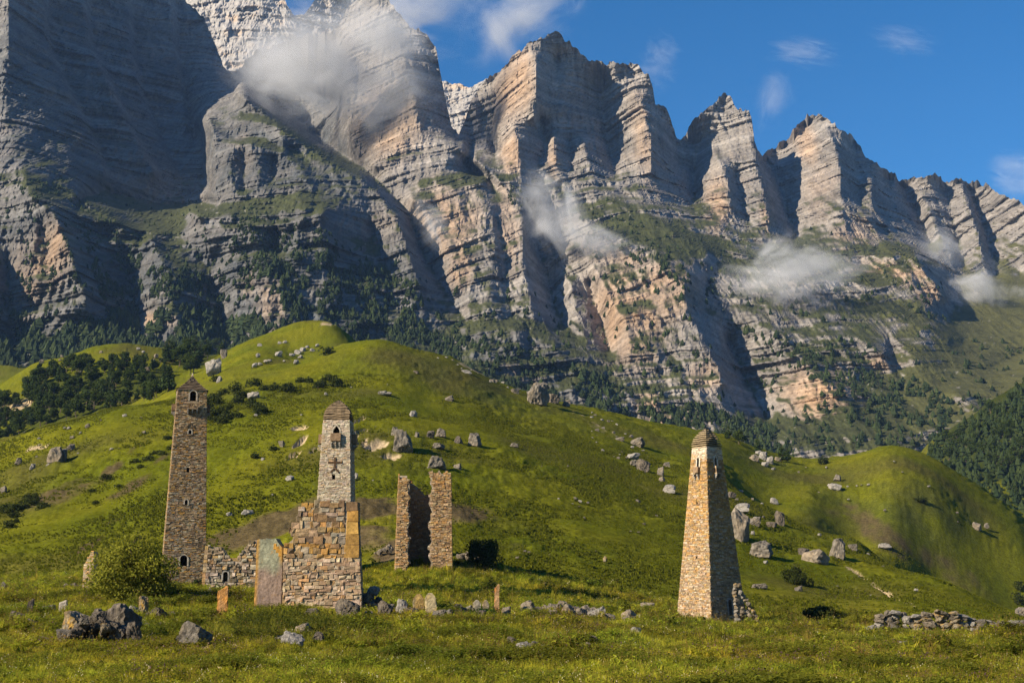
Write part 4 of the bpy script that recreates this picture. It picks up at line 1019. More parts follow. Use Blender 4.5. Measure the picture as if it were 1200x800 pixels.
# --- roofless broken tower behind
def broken_tower():
    depth = 192; base = at_depth(497, depth); yaw = R(3)
    root = empty('broken_tower', base, yaw); tag(root, 'roofless broken tower with its front wall fallen out, dark inside', 'ruin')
    sc = 1500.0 / depth; b2 = 4.15; Ht = P(497, 552, depth).z - base.z
    hw = lambda z: b2 - .32 * z / Ht
    fs = tower_frames(hw); th = 1.15
    colf = lambda k, s, z: np.array([1.08, .97, .82]) * pick([.60, .05, .26, .26, .34 + (.25 if z > Ht * .8 else 0), .03])
    tops = {0: lambda s: Ht * (1.0 - .05 * abs(math.sin(s * 3)) - (.06 if s < 0 else 0)), 1: lambda s: Ht * (.97 - .06 * abs(math.sin(s * 2.3))), 2: lambda s: Ht * (.93 - .17 * math.exp(-(s / 1.6) ** 2) - .03 * math.sin(s * 5)), 3: lambda s: Ht * (.96 - .05 * abs(math.sin(s * 2)))}
    gapL = lambda z: -2.35 + .16 * math.sin(z * 2.1) + .10 * math.sin(z * 5.3); gapR = lambda z: 1.0 + .18 * math.sin(z * 1.7 + 1) + .12 * math.sin(z * 4.1)
    def solid(fr, e, z0, top, nm):
        mb = MB(); c = MORTAR * .9; n = 16; ns = 8
        for j in range(n):
            for i in range(ns):
                q = []
                for (ii, jj) in ((i, j), (i + 1, j), (i + 1, j + 1), (i, j + 1)):
                    zr = z0 + (Ht - z0) * jj / n; l, r = e(zr); s = l + (r - l) * ii / ns; z = z0 + (top(s) - .1 - z0) * jj / n; q.append((s, z))
                mb.quad(*[fr(s, z, -.03) for s, z in q], c); mb.quad(*[fr(s, z, -th) for s, z in q[::-1]], c * .9)
                if i == 0: mb.quad(fr(*q[0], -th), fr(*q[0], -.03), fr(*q[3], -.03), fr(*q[3], -th), c)
                if i == ns - 1: mb.quad(fr(*q[1], -.03), fr(*q[1], -th), fr(*q[2], -th), fr(*q[2], -.03), c)
                if j == n - 1: mb.quad(fr(*q[3], -.03), fr(*q[2], -.03), fr(*q[2], -th), fr(*q[3], -th), c)
        mb.build(nm, M_STONE, root)
    full = lambda z: (-hw(z) + .03, hw(z) - .03)
    inner = lambda z: (-hw(z) + th + .02, hw(z) - th - .02)
    solid(fs[0], lambda z: (-hw(z) + .03, gapL(z)), -1, tops[0], 'front_pier'); solid(fs[0], lambda z: (gapR(z), hw(z) - .03), -1, tops[0], 'front_pier')
    solid(fs[2], full, -1, tops[2], 'back_wall'); solid(fs[1], inner, -1, tops[1], 'side_wall'); solid(fs[3], inner, -1, tops[3], 'side_wall')
    mb = MB()
    courses(mb, fs[0], lambda z: (-hw(z), gapL(z)), -1, Ht, [], lambda s, z: colf(0, s, z), wild=.05, top=tops[0], proud=(0, .12)); courses(mb, fs[0], lambda z: (gapR(z), hw(z)), -1, Ht, [], lambda s, z: colf(0, s, z), wild=.05, top=tops[0], proud=(0, .12))
    for k in (1, 2, 3): courses(mb, fs[k], lambda z: (-hw(z), hw(z)), -1, Ht * 1.02, [], lambda s, z, k=k: colf(k, s, z), wild=.05, top=tops[k])
    # inner faces
    fi = lambda s, z, o_: (-s, hw(z) - th - o_, z) if False else (s, hw(z) - th - o_, z)
    courses(mb, fi, lambda z: (-hw(z) + th, hw(z) - th), -1, Ht, [], lambda s, z: colf(2, s, z) * .8, wild=.04, top=lambda s: tops[2](-s))
    # torn edges of the breach
    for sgn, g in ((1, gapL), (-1, gapR)):
        fe = lambda s, z, o_, sgn=sgn, g=g: (g(z) + sgn * o_, -hw(z) + s, z)
        courses(mb, fe, lambda z: (.02, th), -.6, Ht * .98, [], lambda s, z: pick([.3, .3, .2, .3, .1, .3]), hr=(.2, .4), wr=(.25, .6), proud=(.0, .28), wild=.05, top=lambda s, g=g: tops[0](g(Ht)) - .1)
    m = mb.build('masonry', M_STONE, root); m['kind'] = 'stuff'
    return root
broken_tower()
# --- small fragment of wall standing behind the round bush
o, X, Z = wall_frame(104, 150, 690)
root = empty('wall_fragment', o, R(-15)); tag(root, 'narrow orange fragment of ruined wall poking up left of the round bush', 'ruin')
tf = lambda s: Z(645.5) - 1.5 * abs(s - .25) ** 1.3
panel_wall(root, lambda z: X(97.5, 660), lambda z: X(110.5, 660), -1, lambda s: tf(s) - .05, .8, MORTAR, 8)
mb = MB(); courses(mb, flat_fr, lambda z: (X(97.5, 660), X(110.5, 660)), -1, Z(645), [], lambda s, z: pick([.3, .1, .1, .3, .8, .1]), top=tf, proud=(.02, .15), wild=.05); q = mb.build('masonry', M_STONE, root); q['kind'] = 'stuff'
# --- tumbled stones leaning on the right tower's far corner
print('ruins built')

# ------------------------------------------------------------------ rocks
def ico(sub):
    bm = bmesh.new(); bmesh.ops.create_icosphere(bm, subdivisions=sub, radius=1.0)
    v = np.array([x.co[:] for x in bm.verts]); f = np.array([[q.index for q in x.verts] for x in bm.faces]); bm.free(); return v, f
ICO = {k: ico(k) for k in (1, 2, 3, 4)}
def rock_mesh(name, sub, seed, cuts=12, rough=.15, base=(.145, .130, .108), alt=(.20, .165, .115), dark=(.050, .046, .040), lich=None):
    r = np.random.default_rng(seed); v, f = ICO[sub]
    n = r.normal(size=(cuts, 3)); n /= np.linalg.norm(n, axis=1, keepdims=True); d = r.uniform(.34, .92, cuts)
    ax = np.array([(1, 0, 0), (-1, 0, 0), (0, 1, 0), (0, -1, 0), (0, 0, 1), (0, 0, -1)], float) + r.normal(size=(6, 3)) * .22; n = np.concatenate([n[:7], ax / np.linalg.norm(ax, axis=1, keepdims=True)]); d = np.concatenate([d[:7].clip(.6), r.uniform(.5, .72, 6)])
    dots = v @ n.T; rad = np.where(dots > .05, d / np.maximum(dots, .05), 9).min(1); rad = np.minimum(rad, 1.05)
    o = seed * 3.7
    rad = rad + rough * .55 * fbm(v[:, 0] * 1.5 + o, v[:, 1] * 1.5, v[:, 2] * 1.5, 3, .5) - rough * 1.0 * np.abs(perlin(v[:, 0] * 2.9 + o, v[:, 1] * 2.9, v[:, 2] * 2.9)) - .085 * fbm(v[:, 0] * 7 + o, v[:, 1] * 7, v[:, 2] * 7, 2)
    p = v * rad[:, None]; p /= np.abs(p).max(0)
    k = fbm(v[:, 0] * 1.5 + o, v[:, 1] * 1.5 + 4, v[:, 2] * 1.5, 3); k2 = fbm(v[:, 0] * 4 + o, v[:, 1] * 4, v[:, 2] * 4 + 9, 3)
    c = mix(np.array(base), np.array(alt), smooth(-.1, .4, k)[:, None]); c = mix(c, np.array(dark), smooth(.15, .5, k2)[:, None] * .8)
    if lich is not None: c = mix(c, np.array(lich), (smooth(-.15, .25, k2 + .5 * (v[:, 2] - .2)) * smooth(-.3, .3, k))[:, None])
    return mesh(name, p, f, M_BOULDER, np.clip(c * (1 + .2 * k2[:, None]), .02, .7), False)
ROCK = {
    'grey': [rock_mesh('grey_rock', 4, 20 + i) for i in range(6)],
    'pale': [rock_mesh('pale_rock', 3, 40 + i, base=(.235, .22, .195), alt=(.29, .265, .225), dark=(.11, .10, .09)) for i in range(6)],
    'tan': [rock_mesh('tan_rock', 3, 60 + i, base=(.195, .165, .125), alt=(.25, .20, .14), dark=(.10, .085, .065)) for i in range(4)],
    'dark': [rock_mesh('dark_rock', 4, 80 + i, base=(.108, .092, .074), alt=(.155, .128, .095), dark=(.045, .04, .036)) for i in range(5)],
    'ochre': [rock_mesh('ochre_rock', 4, 100 + i, base=(.22, .19, .14), alt=(.26, .21, .14), lich=(.36, .22, .05)) for i in range(4)],
}
ROCKS = []
def place_rock(pos, wx, wy, wz, kind, label=None, group=None, name='boulder', sink=.34, rz=None, parent=None, tilt=.15):
    m = random.choice(ROCK[kind]); o = bpy.data.objects.new(name, m); link(o)
    o.scale = (wx / 2, wy / 2, wz / 2 / (1 - sink * .5)); o.location = (pos[0], pos[1], pos[2] + wz * (.5 - sink * .5))
    o.rotation_euler = (random.uniform(-tilt, tilt), random.uniform(-tilt, tilt), random.uniform(-.5, .5) if rz is None else rz)
    if parent is not None: o.parent = parent
    else: tag(o, label, 'rock', group); ROCKS.append((pos[0], pos[1], wx))
    return o
def rock_px(px, by, wpx, hpx, kind, label, group=None, name='boulder', depth=None, deep=.9, tilt=.15, rz=None, sink=.34):
    p = hit(px, by) if depth is None else at_depth(px, depth)
    k = p.y / F
    return place_rock(p, wpx * k * 1.06, wpx * k * deep, hpx * k * 1.16, kind, label, group, name, tilt=tilt, rz=rz, sink=sink)
BIG = [  # px, base py, width, height, kind, label
    (472, 529, 24, 25, 'grey', 'squarish grey boulder beside the bare sand scar, right of the cross tower'),
    (463, 511, 10, 11, 'grey', 'small grey rock touching the upper left of the squarish boulder'),
    (489, 513, 7, 7, 'grey', 'single small grey rock right of the squarish boulder'),
    (517, 513, 15, 11, 'grey', 'rounded grey rock, right one of a close pair above the broken tower'),
    (505, 513, 11, 8, 'dark', 'darker low rock, left one of a close pair above the broken tower'),
    (514, 526, 15, 7, 'grey', 'flat grey stone lying just below the rock pair'),
    (537, 520, 11, 9, 'dark', 'dark small boulder left of the larger lone boulder over the broken tower'),
    (557, 523, 19, 16, 'grey', 'larger lone grey boulder to the right above the broken tower'),
    (512, 550, 23, 15, 'grey', 'flat topped grey block directly above the broken tower rim'),
    (536, 550, 11, 7, 'grey', 'low grey stone right of the flat topped block'),
    (484, 488, 10, 7, 'pale', 'pale boulder alone on the slope above the squarish boulder'),
    (527, 470, 11, 6, 'grey', 'flattish grey boulder in the middle of the upper green slope'),
    (487, 439, 7, 5, 'dark', 'tiny dark rock high on the smooth upper hump'),
    (450, 463, 19, 4, 'pale', 'flat pale slab lying in the grass right of the tower roof'),
    (603, 524, 13, 5, 'grey', 'low grey rock on the slope right of the lone boulder'),
    (630, 474, 26, 27, 'grey', 'great grey crag boulder on the ridge line in the centre'),
    (648, 473, 14, 12, 'dark', 'dark lower block leaning at the right of the ridge crag'),
    (664, 477, 10, 9, 'grey', 'small pale grey rock at the right end of the ridge crag'),
    (566, 438, 13, 8, 'pale', 'whitish rock on the ridge crest left of the great crag'),
    (577, 449, 10, 5, 'grey', 'grey stone just below the whitish crest rock'),
    (589, 451, 6, 4, 'pale', 'little pale stone right below the crest rock'),
    (604, 461, 10, 6, 'grey', 'flat grey stone on the ridge just left of the great crag'),
    (545, 438, 14, 5, 'pale', 'string of pale stone at the crest left of the whitish rock'),
    (748, 523, 18, 10, 'grey', 'broad grey boulder on the slope left of the orange tower roof'),
    (727, 517, 11, 5, 'grey', 'small flat rock upper left of the broad slope boulder'),
    (743, 538, 16, 7, 'pale', 'pale leaning slab below the broad slope boulder'),
    (755, 552, 18, 13, 'dark', 'dark heavy boulder halfway down the slope left of the orange tower'),
    (744, 546, 14, 7, 'grey', 'grey stone propped against the dark heavy boulder'),
    (774, 557, 9, 11, 'grey', 'upright grey rock nearest the left side of the orange tower'),
    (781, 547, 8, 6, 'grey', 'small rock just above the upright one by the orange tower'),
    (776, 564, 7, 6, 'tan', 'small tan stone below the upright rock'),
    (784, 577, 15, 9, 'pale', 'slanting pale slab touching the left edge of the orange tower'),
    (867, 633, 25, 35, 'tan', 'tall split boulder with one cream face behind the orange tower'),
    (893, 652, 33, 18, 'grey', 'broad low grey boulder right of the tall split one'),
    (958, 661, 30, 18, 'tan', 'long tan boulder with a dark end on the right slope'),
    (942, 651, 13, 9, 'dark', 'dark small rock at the left end of the long tan boulder'),
    (983, 654, 21, 23, 'grey', 'round grey boulder casting a long shadow on the right slope'),
    (1000, 644, 11, 7, 'grey', 'small grey rock up and right of the round boulder'),
    (915, 615, 12, 16, 'dark', 'upright dark boulder near the right ridge edge'),
    (885, 615, 16, 9, 'grey', 'low cracked rock left of the upright dark boulder'),
    (905, 617, 14, 6, 'dark', 'flat dark stone at the foot of the upright boulder'),
    (869, 599, 19, 9, 'pale', 'pale tilted slab above the tall split boulder'),
    (857, 583, 10, 7, 'dark', 'small dark rock right of the orange tower near the ridge'),
    (907, 590, 9, 7, 'pale', 'small pale rock sitting on the right ridge edge'),
    (888, 690, 18, 7, 'grey', 'flat grey slab in the grass beside the orange tower'),
    (936, 694, 9, 7, 'grey', 'grey stone below the leafy bush on the right slope'),
    (979, 574, 15, 8, 'pale', 'pale boulder in the saddle before the right hill'),
    (982, 563, 10, 7, 'grey', 'grey stone just above the pale saddle boulder'),
    (1145, 620, 11, 8, 'tan', 'tan rock on the bare right hill'),
    (1156, 619, 6, 6, 'grey', 'grey rock right beside the tan one on the bare hill'),
    (1197, 722, 18, 11, 'grey', 'grey boulder on the ridge at the right edge of the view'),
    (1036, 642, 14, 6, 'pale', 'pale rock strip on the brow of the right ridge'),
    (64, 543, 22, 20, 'tan', 'craggy rock with a bright left side on the far left slope'),
    (72, 540, 14, 14, 'grey', 'grey back part of the craggy rock on the far left slope'),
    (22, 544, 9, 8, 'grey', 'grey rock left of the craggy one on the left slope'),
    (4, 577, 9, 8, 'grey', 'grey rock at the very left edge below the slope crest'),
    (38, 550, 7, 7, 'pale', 'small pale rock between the two left slope rocks'),
    (83, 527, 9, 7, 'grey', 'small grey stone right of the craggy left rock'),
    (250, 439, 19, 20, 'pale', 'large pale crag at the hill edge right of the brown tower roof'),
    (262, 420, 9, 11, 'grey', 'narrow grey crag just above the large pale crag'),
    (297, 467, 14, 9, 'pale', 'whitish boulder among shrubs right of the brown tower'),
    (257, 449, 7, 8, 'pale', 'small whitish rock below the large pale crag'),
    (330, 524, 8, 8, 'grey', 'grey rock on the slope left of the cross tower'),
    (290, 603, 16, 6, 'pale', 'white sloping slab in the grass left of the cross tower'),
    (268, 605, 8, 5, 'pale', 'white stone left of the white sloping slab'),
    (339, 563, 9, 6, 'pale', 'small white stone beside the cross tower on its left'),
    (417, 561, 6, 7, 'pale', 'small white stone beside the cross tower on its right'),
    (709, 660, 5, 8, 'ochre', 'tiny orange stone standing on the dark grassy slope, centre right'),
]
for (px, by, wp, hp, kind, lab) in BIG: rock_px(px, by, wp, hp, kind, lab)
# pale outcrop in the saddle right of the orange tower roof: separate blocks
for (px, by, wp, hp) in ((884, 541, 12, 9), (894, 539, 10, 10), (903, 543, 9, 8), (897, 547, 9, 6), (912, 540, 8, 5), (906, 551, 5, 4), (889, 534, 8, 6)):
    rock_px(px, by, wp, hp, random.choice(['pale', 'pale', 'tan']), 'pale block of the jagged outcrop right of the orange tower roof', 'blocks of the pale saddle outcrop')
# stones dotted over the hills
def zone(px, py, xs, ys):
    u_ = (px - min(xs)) / (max(xs) - min(xs)); v_ = (py - min(ys)) / (max(ys) - min(ys))
    return ('top', 'upper middle', 'lower middle', 'bottom')[min(int(v_ * 4), 3)] + ' ' + ('left', 'left centre', 'right centre', 'right')[min(int(u_ * 4), 3)]
def strew(n, poly, sizes, kinds, label, group, dmin=170, name='stone'):
    xs = [p[0] for p in poly]; ys = [p[1] for p in poly]; k = 0; tries = 0
    while k < n and tries < n * 40:
        tries += 1
        px, py = random.uniform(min(xs), max(xs)), random.uniform(min(ys), max(ys)); ins = False; j = len(poly) - 1
        for i in range(len(poly)):
            (x1, y1), (x2, y2) = poly[i], poly[j]
            if (y1 > py) != (y2 > py) and px < (x2 - x1) * (py - y1) / (y2 - y1) + x1: ins = not ins
            j = i
        if not ins: continue
        w_ = random.choice(sizes) * random.uniform(.7, 1.3)
        rock_px(px, py, w_, w_ * random.uniform(.45, .85), random.choice(kinds), label + ', ' + zone(px, py, xs, ys), group, name); k += 1
for (px, py, s_) in ((304, 406, 5), (302, 418, 5), (327, 418, 8), (342, 418, 6), (349, 416, 8), (355, 412, 7), (366, 412, 5), (347, 426, 6), (312, 425, 5), (316, 424, 4), (299, 430, 6), (305, 428, 4), (334, 403, 5), (328, 403, 4), (333, 424, 3), (360, 408, 4), (372, 406, 4), (352, 420, 5)):
    rock_px(px, py, s_ * 1.2, s_ * .8, 'pale', 'pale stone of the loose scatter below the green summit', 'pale stones below the summit', 'stone')
strew(26, [(600, 560), (700, 500), (790, 520), (790, 640), (700, 620)], (3, 3, 4, 5), ['grey', 'pale', 'grey'], 'small grey stone lying on the slope left of the orange tower', 'small stones left of the orange tower')
strew(30, [(690, 478), (760, 520), (760, 560), (690, 520)], (3, 4, 5), ['grey', 'pale'], 'small rock in the stony streak running down from the ridge', 'rocks of the stony streak')
strew(26, [(455, 402), (500, 405), (600, 452), (590, 458), (520, 425)], (3, 3, 4, 5), ['pale', 'pale', 'tan'], 'little pale stone along the crest of the green hill', 'stones along the crest')
strew(22, [(20, 480), (180, 478), (180, 520), (20, 560)], (3, 3, 4, 5), ['pale', 'grey'], 'small pale stone on the left shoulder of the hill', 'stones on the left shoulder')
strew(18, [(240, 450), (460, 440), (460, 590), (250, 600)], (2.5, 3, 4), ['pale', 'pale', 'grey'], 'small pale stone on the slope behind the cross tower', 'stones behind the cross tower')
strew(22, [(850, 560), (1000, 640), (1150, 710), (1000, 700), (880, 660)], (3, 3, 4, 5), ['grey', 'pale'], 'small stone on the right-hand slope beyond the orange tower', 'stones on the right slope')
strew(16, [(900, 555), (1045, 530), (1150, 620), (1000, 600)], (2.5, 3, 4), ['pale', 'grey'], 'small pale stone on the rounded right hill', 'stones on the right hill')
strew(16, [(40, 420), (190, 405), (190, 440), (60, 445)], (4, 5, 7), ['pale', 'tan'], 'pale stone showing among the left hillside trees', 'stones among the left trees')
strew(20, [(590, 640), (700, 645), (780, 690), (620, 690)], (3, 3, 4), ['pale', 'grey', 'tan'], 'small stone in the terrace bank behind the broken tower shadow', 'stones of the terrace bank')

# --- foreground stones
FG = [
    (142, 752, 40, 30, 'dark', 'biggest dark boulder of the foreground heap at lower left'),
    (118, 748, 22, 24, 'dark', 'dark upright block left inside the foreground heap'),
    (88, 752, 30, 22, 'ochre', 'boulder with an orange lichen cap at the left of the heap'),
    (139, 756, 20, 16, 'grey', 'light grey stone at the foot of the heap'),
    (158, 757, 16, 20, 'dark', 'dark wedge stone at the right of the heap'),
    (104, 756, 16, 13, 'dark', 'dark stone in the gap left of the heap'),
    (228, 766, 34, 25, 'grey', 'long grey lichened boulder alone in the left meadow'),
    (218, 741, 12, 9, 'dark', 'small dark stone behind the long grey boulder'),
    (168, 724, 12, 17, 'ochre', 'stubby orange stone standing behind the heap'),
    (156, 723, 11, 9, 'pale', 'pale stone left of the stubby orange one'),
    (185, 729, 24, 10, 'dark', 'dark low rubble stone right of the stubby orange one'),
    (200, 727, 10, 8, 'grey', 'grey rubble stone under the round bush'),
    (56, 720, 15, 8, 'pale', 'pale flat stone in the far left meadow'),
    (18, 733, 16, 12, 'dark', 'dark stone at the left meadow edge'),
    (37, 737, 13, 8, 'dark', 'flat dark stone right of the left edge one'),
    (4, 695, 8, 9, 'grey', 'grey stone at the left frame edge below the slope'),
    (52, 757, 13, 8, 'tan', 'tan stone half sunk in the left meadow'),
    (66, 753, 7, 5, 'pale', 'small pale stone beside the tan sunk one'),
    (26, 770, 9, 6, 'grey', 'small grey stone low in the left meadow'),
    (356, 751, 18, 15, 'tan', 'square tan block on top of the small block pile in front of the ruin'),
    (343, 762, 26, 13, 'pale', 'pale flat slab at the front of the small block pile'),
    (373, 757, 15, 12, 'dark', 'dark square block at the right of the small block pile'),
    (330, 757, 16, 9, 'pale', 'pale stone at the left of the small block pile'),
    (409, 727, 28, 16, 'dark', 'black jagged stone at the right foot of the ochre ruin'),
    (366, 726, 20, 10, 'dark', 'dark stone at the middle foot of the ochre ruin'),
    (452, 724, 17, 13, 'dark', 'dark tilted stone right of the rubble heap'),
    (471, 723, 12, 14, 'pale', 'white pointed stone between dark ones, right of the ruin'),
    (484, 724, 15, 9, 'dark', 'dark flat stone in front of the twin standing stones'),
    (498, 727, 12, 6, 'grey', 'bluish flat stone under the twin standing stones'),
    (515, 727, 14, 9, 'grey', 'grey stone right of the twin standing stones'),
    (430, 727, 12, 8, 'grey', 'grey stone in front of the rubble heap'),
    (478, 734, 9, 4, 'pale', 'small white stone in the grass before the twin stones'),
    (548, 721, 10, 9, 'pale', 'pale stone left of the small pair of stubs'),
    (563, 726, 12, 8, 'dark', 'dark stone at the foot of the small pair of stubs'),
    (536, 724, 11, 7, 'grey', 'grey stone in the row left of the small stubs'),
    (744, 747, 14, 9, 'pale', 'white rock alone in the meadow left of the orange tower'),
    (759, 717, 18, 9, 'tan', 'tan flat stone in the grass left of the orange tower'),
    (660, 717, 10, 10, 'tan', 'tan upright stone above the stone row, centre right'),
    (832, 728, 14, 10, 'dark', 'dark stone at the near corner of the orange tower'),
    (1058, 762, 14, 8, 'pale', 'bright white stone in the right meadow'),
    (1066, 747, 10, 6, 'pale', 'white stone further back in the right meadow'),
    (1056, 768, 9, 4, 'pale', 'thin white stone in front of the bright one'),
    (934, 732, 8, 8, 'ochre', 'orange stone in the grass at the right of the tower'),
    (612, 768, 18, 11, 'pale', 'pale stone at the left of the dark rubble patch, lower centre'),
]
for (px, by, wp, hp, kind, lab) in FG: rock_px(px, by, wp * 1.15, hp * 1.3, kind, lab, tilt=.3, sink=.12)
def row(n, x0, x1, yf, sizes, kinds, label, group, hs=.7):
    for i in range(n):
        px = random.uniform(x0, x1); w_ = random.choice(sizes) * random.uniform(1.0, 1.6)
        rock_px(px, yf(px) + random.uniform(-3, 3), w_, w_ * random.uniform(.7, 1.2) * hs / .7, random.choice(kinds), label + (', leftmost third' if px < x0 + (x1 - x0) / 3 else ', middle third' if px < x0 + (x1 - x0) * 2 / 3 else ', rightmost third'), group, 'stone', tilt=.4, sink=.05)
row(44, 616, 756, lambda x: 721 + (x - 620) * .09, (6, 7, 9, 11), ['pale', 'grey', 'tan', 'tan'], 'stone of the loose row crossing the meadow in the centre', 'stones of the loose row')
row(26, 592, 706, lambda x: 765 + 6 * math.sin(x * .05), (6, 8, 10, 12), ['dark', 'tan', 'dark', 'grey'], 'dark stone of the rubble patch in the near meadow, lower centre', 'stones of the near rubble patch')
def heap(n, cx, by, rx, h, sizes, kinds, label):
    p0 = hit(cx, by); k = p0.y / F; root = empty('rubble_heap', p0); tag(root, label, 'rubble')
    for i in range(n):
        a = random.uniform(-1, 1); t = random.random() ** 1.4; px = cx + a * rx * (1 - .6 * t); y = p0.y + random.uniform(-.6, .9); x = p0.x + (px - cx) * k; z = float(ground_z(x, y)); w_ = random.choice(sizes) * random.uniform(.8, 1.2) * k
        place_rock((x - p0.x, y - p0.y, z - p0.z + .18 + t * h * k * (1 - abs(a) ** 2)), w_, w_ * .9, w_ * random.uniform(.55, .85), random.choice(kinds), parent=root, name='stone', tilt=.5)
heap(24, 112, 757, 52, 30, (12, 14, 18, 20), ['dark', 'dark', 'grey', 'ochre'], 'tumbled dark and orange topped stones piled in the lower left meadow')
heap(34, 436, 719, 22, 22, (7, 9, 10, 12), ['tan', 'pale', 'dark', 'tan', 'grey'], 'heap of tan and dark stones fallen against the right side of the ochre ruin')
heap(46, 492, 658, 30, 14, (4, 5, 7), ['tan', 'grey', 'tan', 'pale'], 'rubble spread in the mouth of the broken tower')
heap(30, 455, 648, 18, 6, (4, 5, 6), ['tan', 'grey', 'tan'], 'loose rubble on the bare soil at the left foot of the broken tower')
heap(26, 551, 658, 20, 9, (4, 5, 7), ['tan', 'dark', 'tan'], 'low heap of fallen wall stones right of the broken tower')
heap(24, 255, 702, 28, 8, (5, 6, 8), ['dark', 'pale', 'grey'], 'stones fallen along the foot of the low rubble wall with the window')
heap(14, 82, 692, 14, 6, (4, 5, 7), ['grey', 'dark', 'tan'], 'little heap of stones left of the round bush')
row(16, 60, 240, lambda x: 738, (4, 5, 6, 8), ['grey', 'dark', 'tan'], 'small stone half hidden in the left meadow weeds', 'small stones in the left meadow')
row(18, 520, 600, lambda x: 722, (6, 7, 8), ['grey', 'pale', 'dark'], 'small stone in the row behind the centre meadow', 'small stones in the centre row')
# rubble buttress at the far corner of the orange tower: a thing with its stones
tp_ = at_depth(879, 147.5); root = empty('collapsed_annex', tp_); tag(root, 'stub of collapsed stacked stone wall at the right foot of the orange tower', 'ruin')
for j in range(12):
    z = j * .42 - .2; wdt = max(2.9 - j * .26, .4)
    for i in range(max(2, int(wdt / .42))):
        place_rock((-1.5 + wdt * i / max(1, int(wdt / .42) - 1) * 1.0 * random.uniform(.9, 1.05), random.uniform(-.5, .4), z), .62, .7, .46, random.choice(['tan', 'tan', 'ochre', 'pale']), parent=root, name='stone', tilt=.5)
# dry stone wall at the right
wp_ = at_depth(1120, 112); root = empty('dry_stone_wall', wp_); tag(root, 'long low tumbled dry stone wall across the right meadow', 'wall')
prof = [(1018, 739), (1026, 728), (1034, 721), (1046, 720), (1060, 722), (1072, 726), (1085, 722), (1100, 720), (1115, 721), (1130, 726), (1145, 732), (1165, 733), (1185, 732), (1215, 735), (1260, 737)]
px = 1020.0
while px < 1255:
    t_ = np.interp(px, [a for a, b in prof], [b for a, b in prof]); Y = 112 + .4 * math.sin(px * .05); g = at_depth(px, Y); k = Y / F
    hgt = max((746 - t_) * k, .55) + .25; z = .1
    ww = random.choice((7, 9, 11, 14)) * k
    while z < hgt - .1:
        hh_ = min(random.uniform(.35, .7), hgt - z + .15); kd = ('ochre' if 1070 < px < 1125 and random.random() < .7 else random.choice(['grey', 'pale', 'tan', 'grey']))
        place_rock((g.x - wp_.x + random.uniform(-.1, .1), g.y - wp_.y + random.uniform(-.25, .25), g.z - wp_.z + z), ww * 1.15, .9, hh_, kd, parent=root, name='stone', sink=.05, tilt=.25); z += hh_ * .8
    px += ww / k * .85

# --- standing stones
def stele(px, by, wpx, hpx, col, label, thick=.28, lean=0.0, top='slant', lich=OCHRE, yaw=0, group=None):
    p = hit(px, by); k = p.y / F; wd, hh_ = wpx * k / 2, hpx * k; nz = 12; nx = 5; v = []; f = []; c = []; sd_ = random.random() * 50
    ring = [(-1, -1), (-.4, -1), (.4, -1), (1, -1), (1, 1), (.4, 1), (-.4, 1), (-1, 1)]
    for j in range(nz + 2):
        t = min(j / nz, 1.0)
        for (a, b) in ring:
            x = a * wd * (1 - .10 * t); y = b * thick / 2 * (1 - .1 * t)
            zt_ = hh_ * (1 + (.07 * a if top == 'slant' else 0) - (.22 * a * a if top == 'round' else 0)) if t > .8 else hh_
            z = -.5 + (zt_ + .5) * t
            if j == nz + 1: x *= .6; y *= .5; z += .03
            n = float(perlin(x * 3 + sd_, z * 3, y * 3)); x += .05 * n * wd / .3; y += .04 * n; x += lean * max(z, 0)
            v.append((x, y, z)); m = float(smooth(-.3, .3, perlin(x * 2 + sd_, z * 1.3, y + 5.0)))
            c.append(mix(np.array(col), np.array(lich), m * .85) * (1 + .3 * n))
    R_ = len(ring)
    for j in range(nz + 1):
        for i in range(R_): f.append([j * R_ + i, j * R_ + (i + 1) % R_, (j + 1) * R_ + (i + 1) % R_, (j + 1) * R_ + i])
    f.append(list(range((nz + 1) * R_, (nz + 2) * R_)))
    o = obj('standing_stone', mesh('standing_stone', np.array(v), f, M_BOULDER, np.array(c)), None, p); o.rotation_euler = (0, 0, yaw); tag(o, label, 'standing stone', group); return o
stele(260, 728, 12.5, 37, (.40, .22, .09), 'orange standing stone with a pale slanted top in front of the rubble wall', lich=(.50, .22, .04))
stele(490, 722, 13, 26, (.26, .22, .14), 'left one of the twin rounded standing stones, darker', .5, .02, 'round', (.33, .22, .07))
stele(505.5, 724, 14, 29, (.36, .30, .18), 'right one of the twin rounded standing stones, taller and paler', .5, -.06, 'round', (.40, .27, .08))
stele(558.5, 722, 10, 19, (.27, .24, .19), 'broad grey stub standing left of a thinner one, centre', .4, 0, 'round', (.3, .24, .13))
stele(569, 722, 7.5, 19, (.26, .22, .17), 'thinner grey stub standing between the broad stub and the thin post', .35, 0, 'round', (.3, .22, .1))
stele(582, 722, 6, 34, (.38, .24, .12), 'thin tall orange standing stone right of the two grey stubs', .3, .01, 'slant', (.5, .2, .05))
stele(32.5, 726, 6.5, 22, (.07, .065, .06), 'thin dark standing stone at far left', .25, .12, 'slant', (.09, .07, .05))
stele(73, 722, 9, 17, (.40, .36, .30), 'pale stub of a standing stone at left with a lighter top', .35, .02, 'slant', (.45, .38, .28))

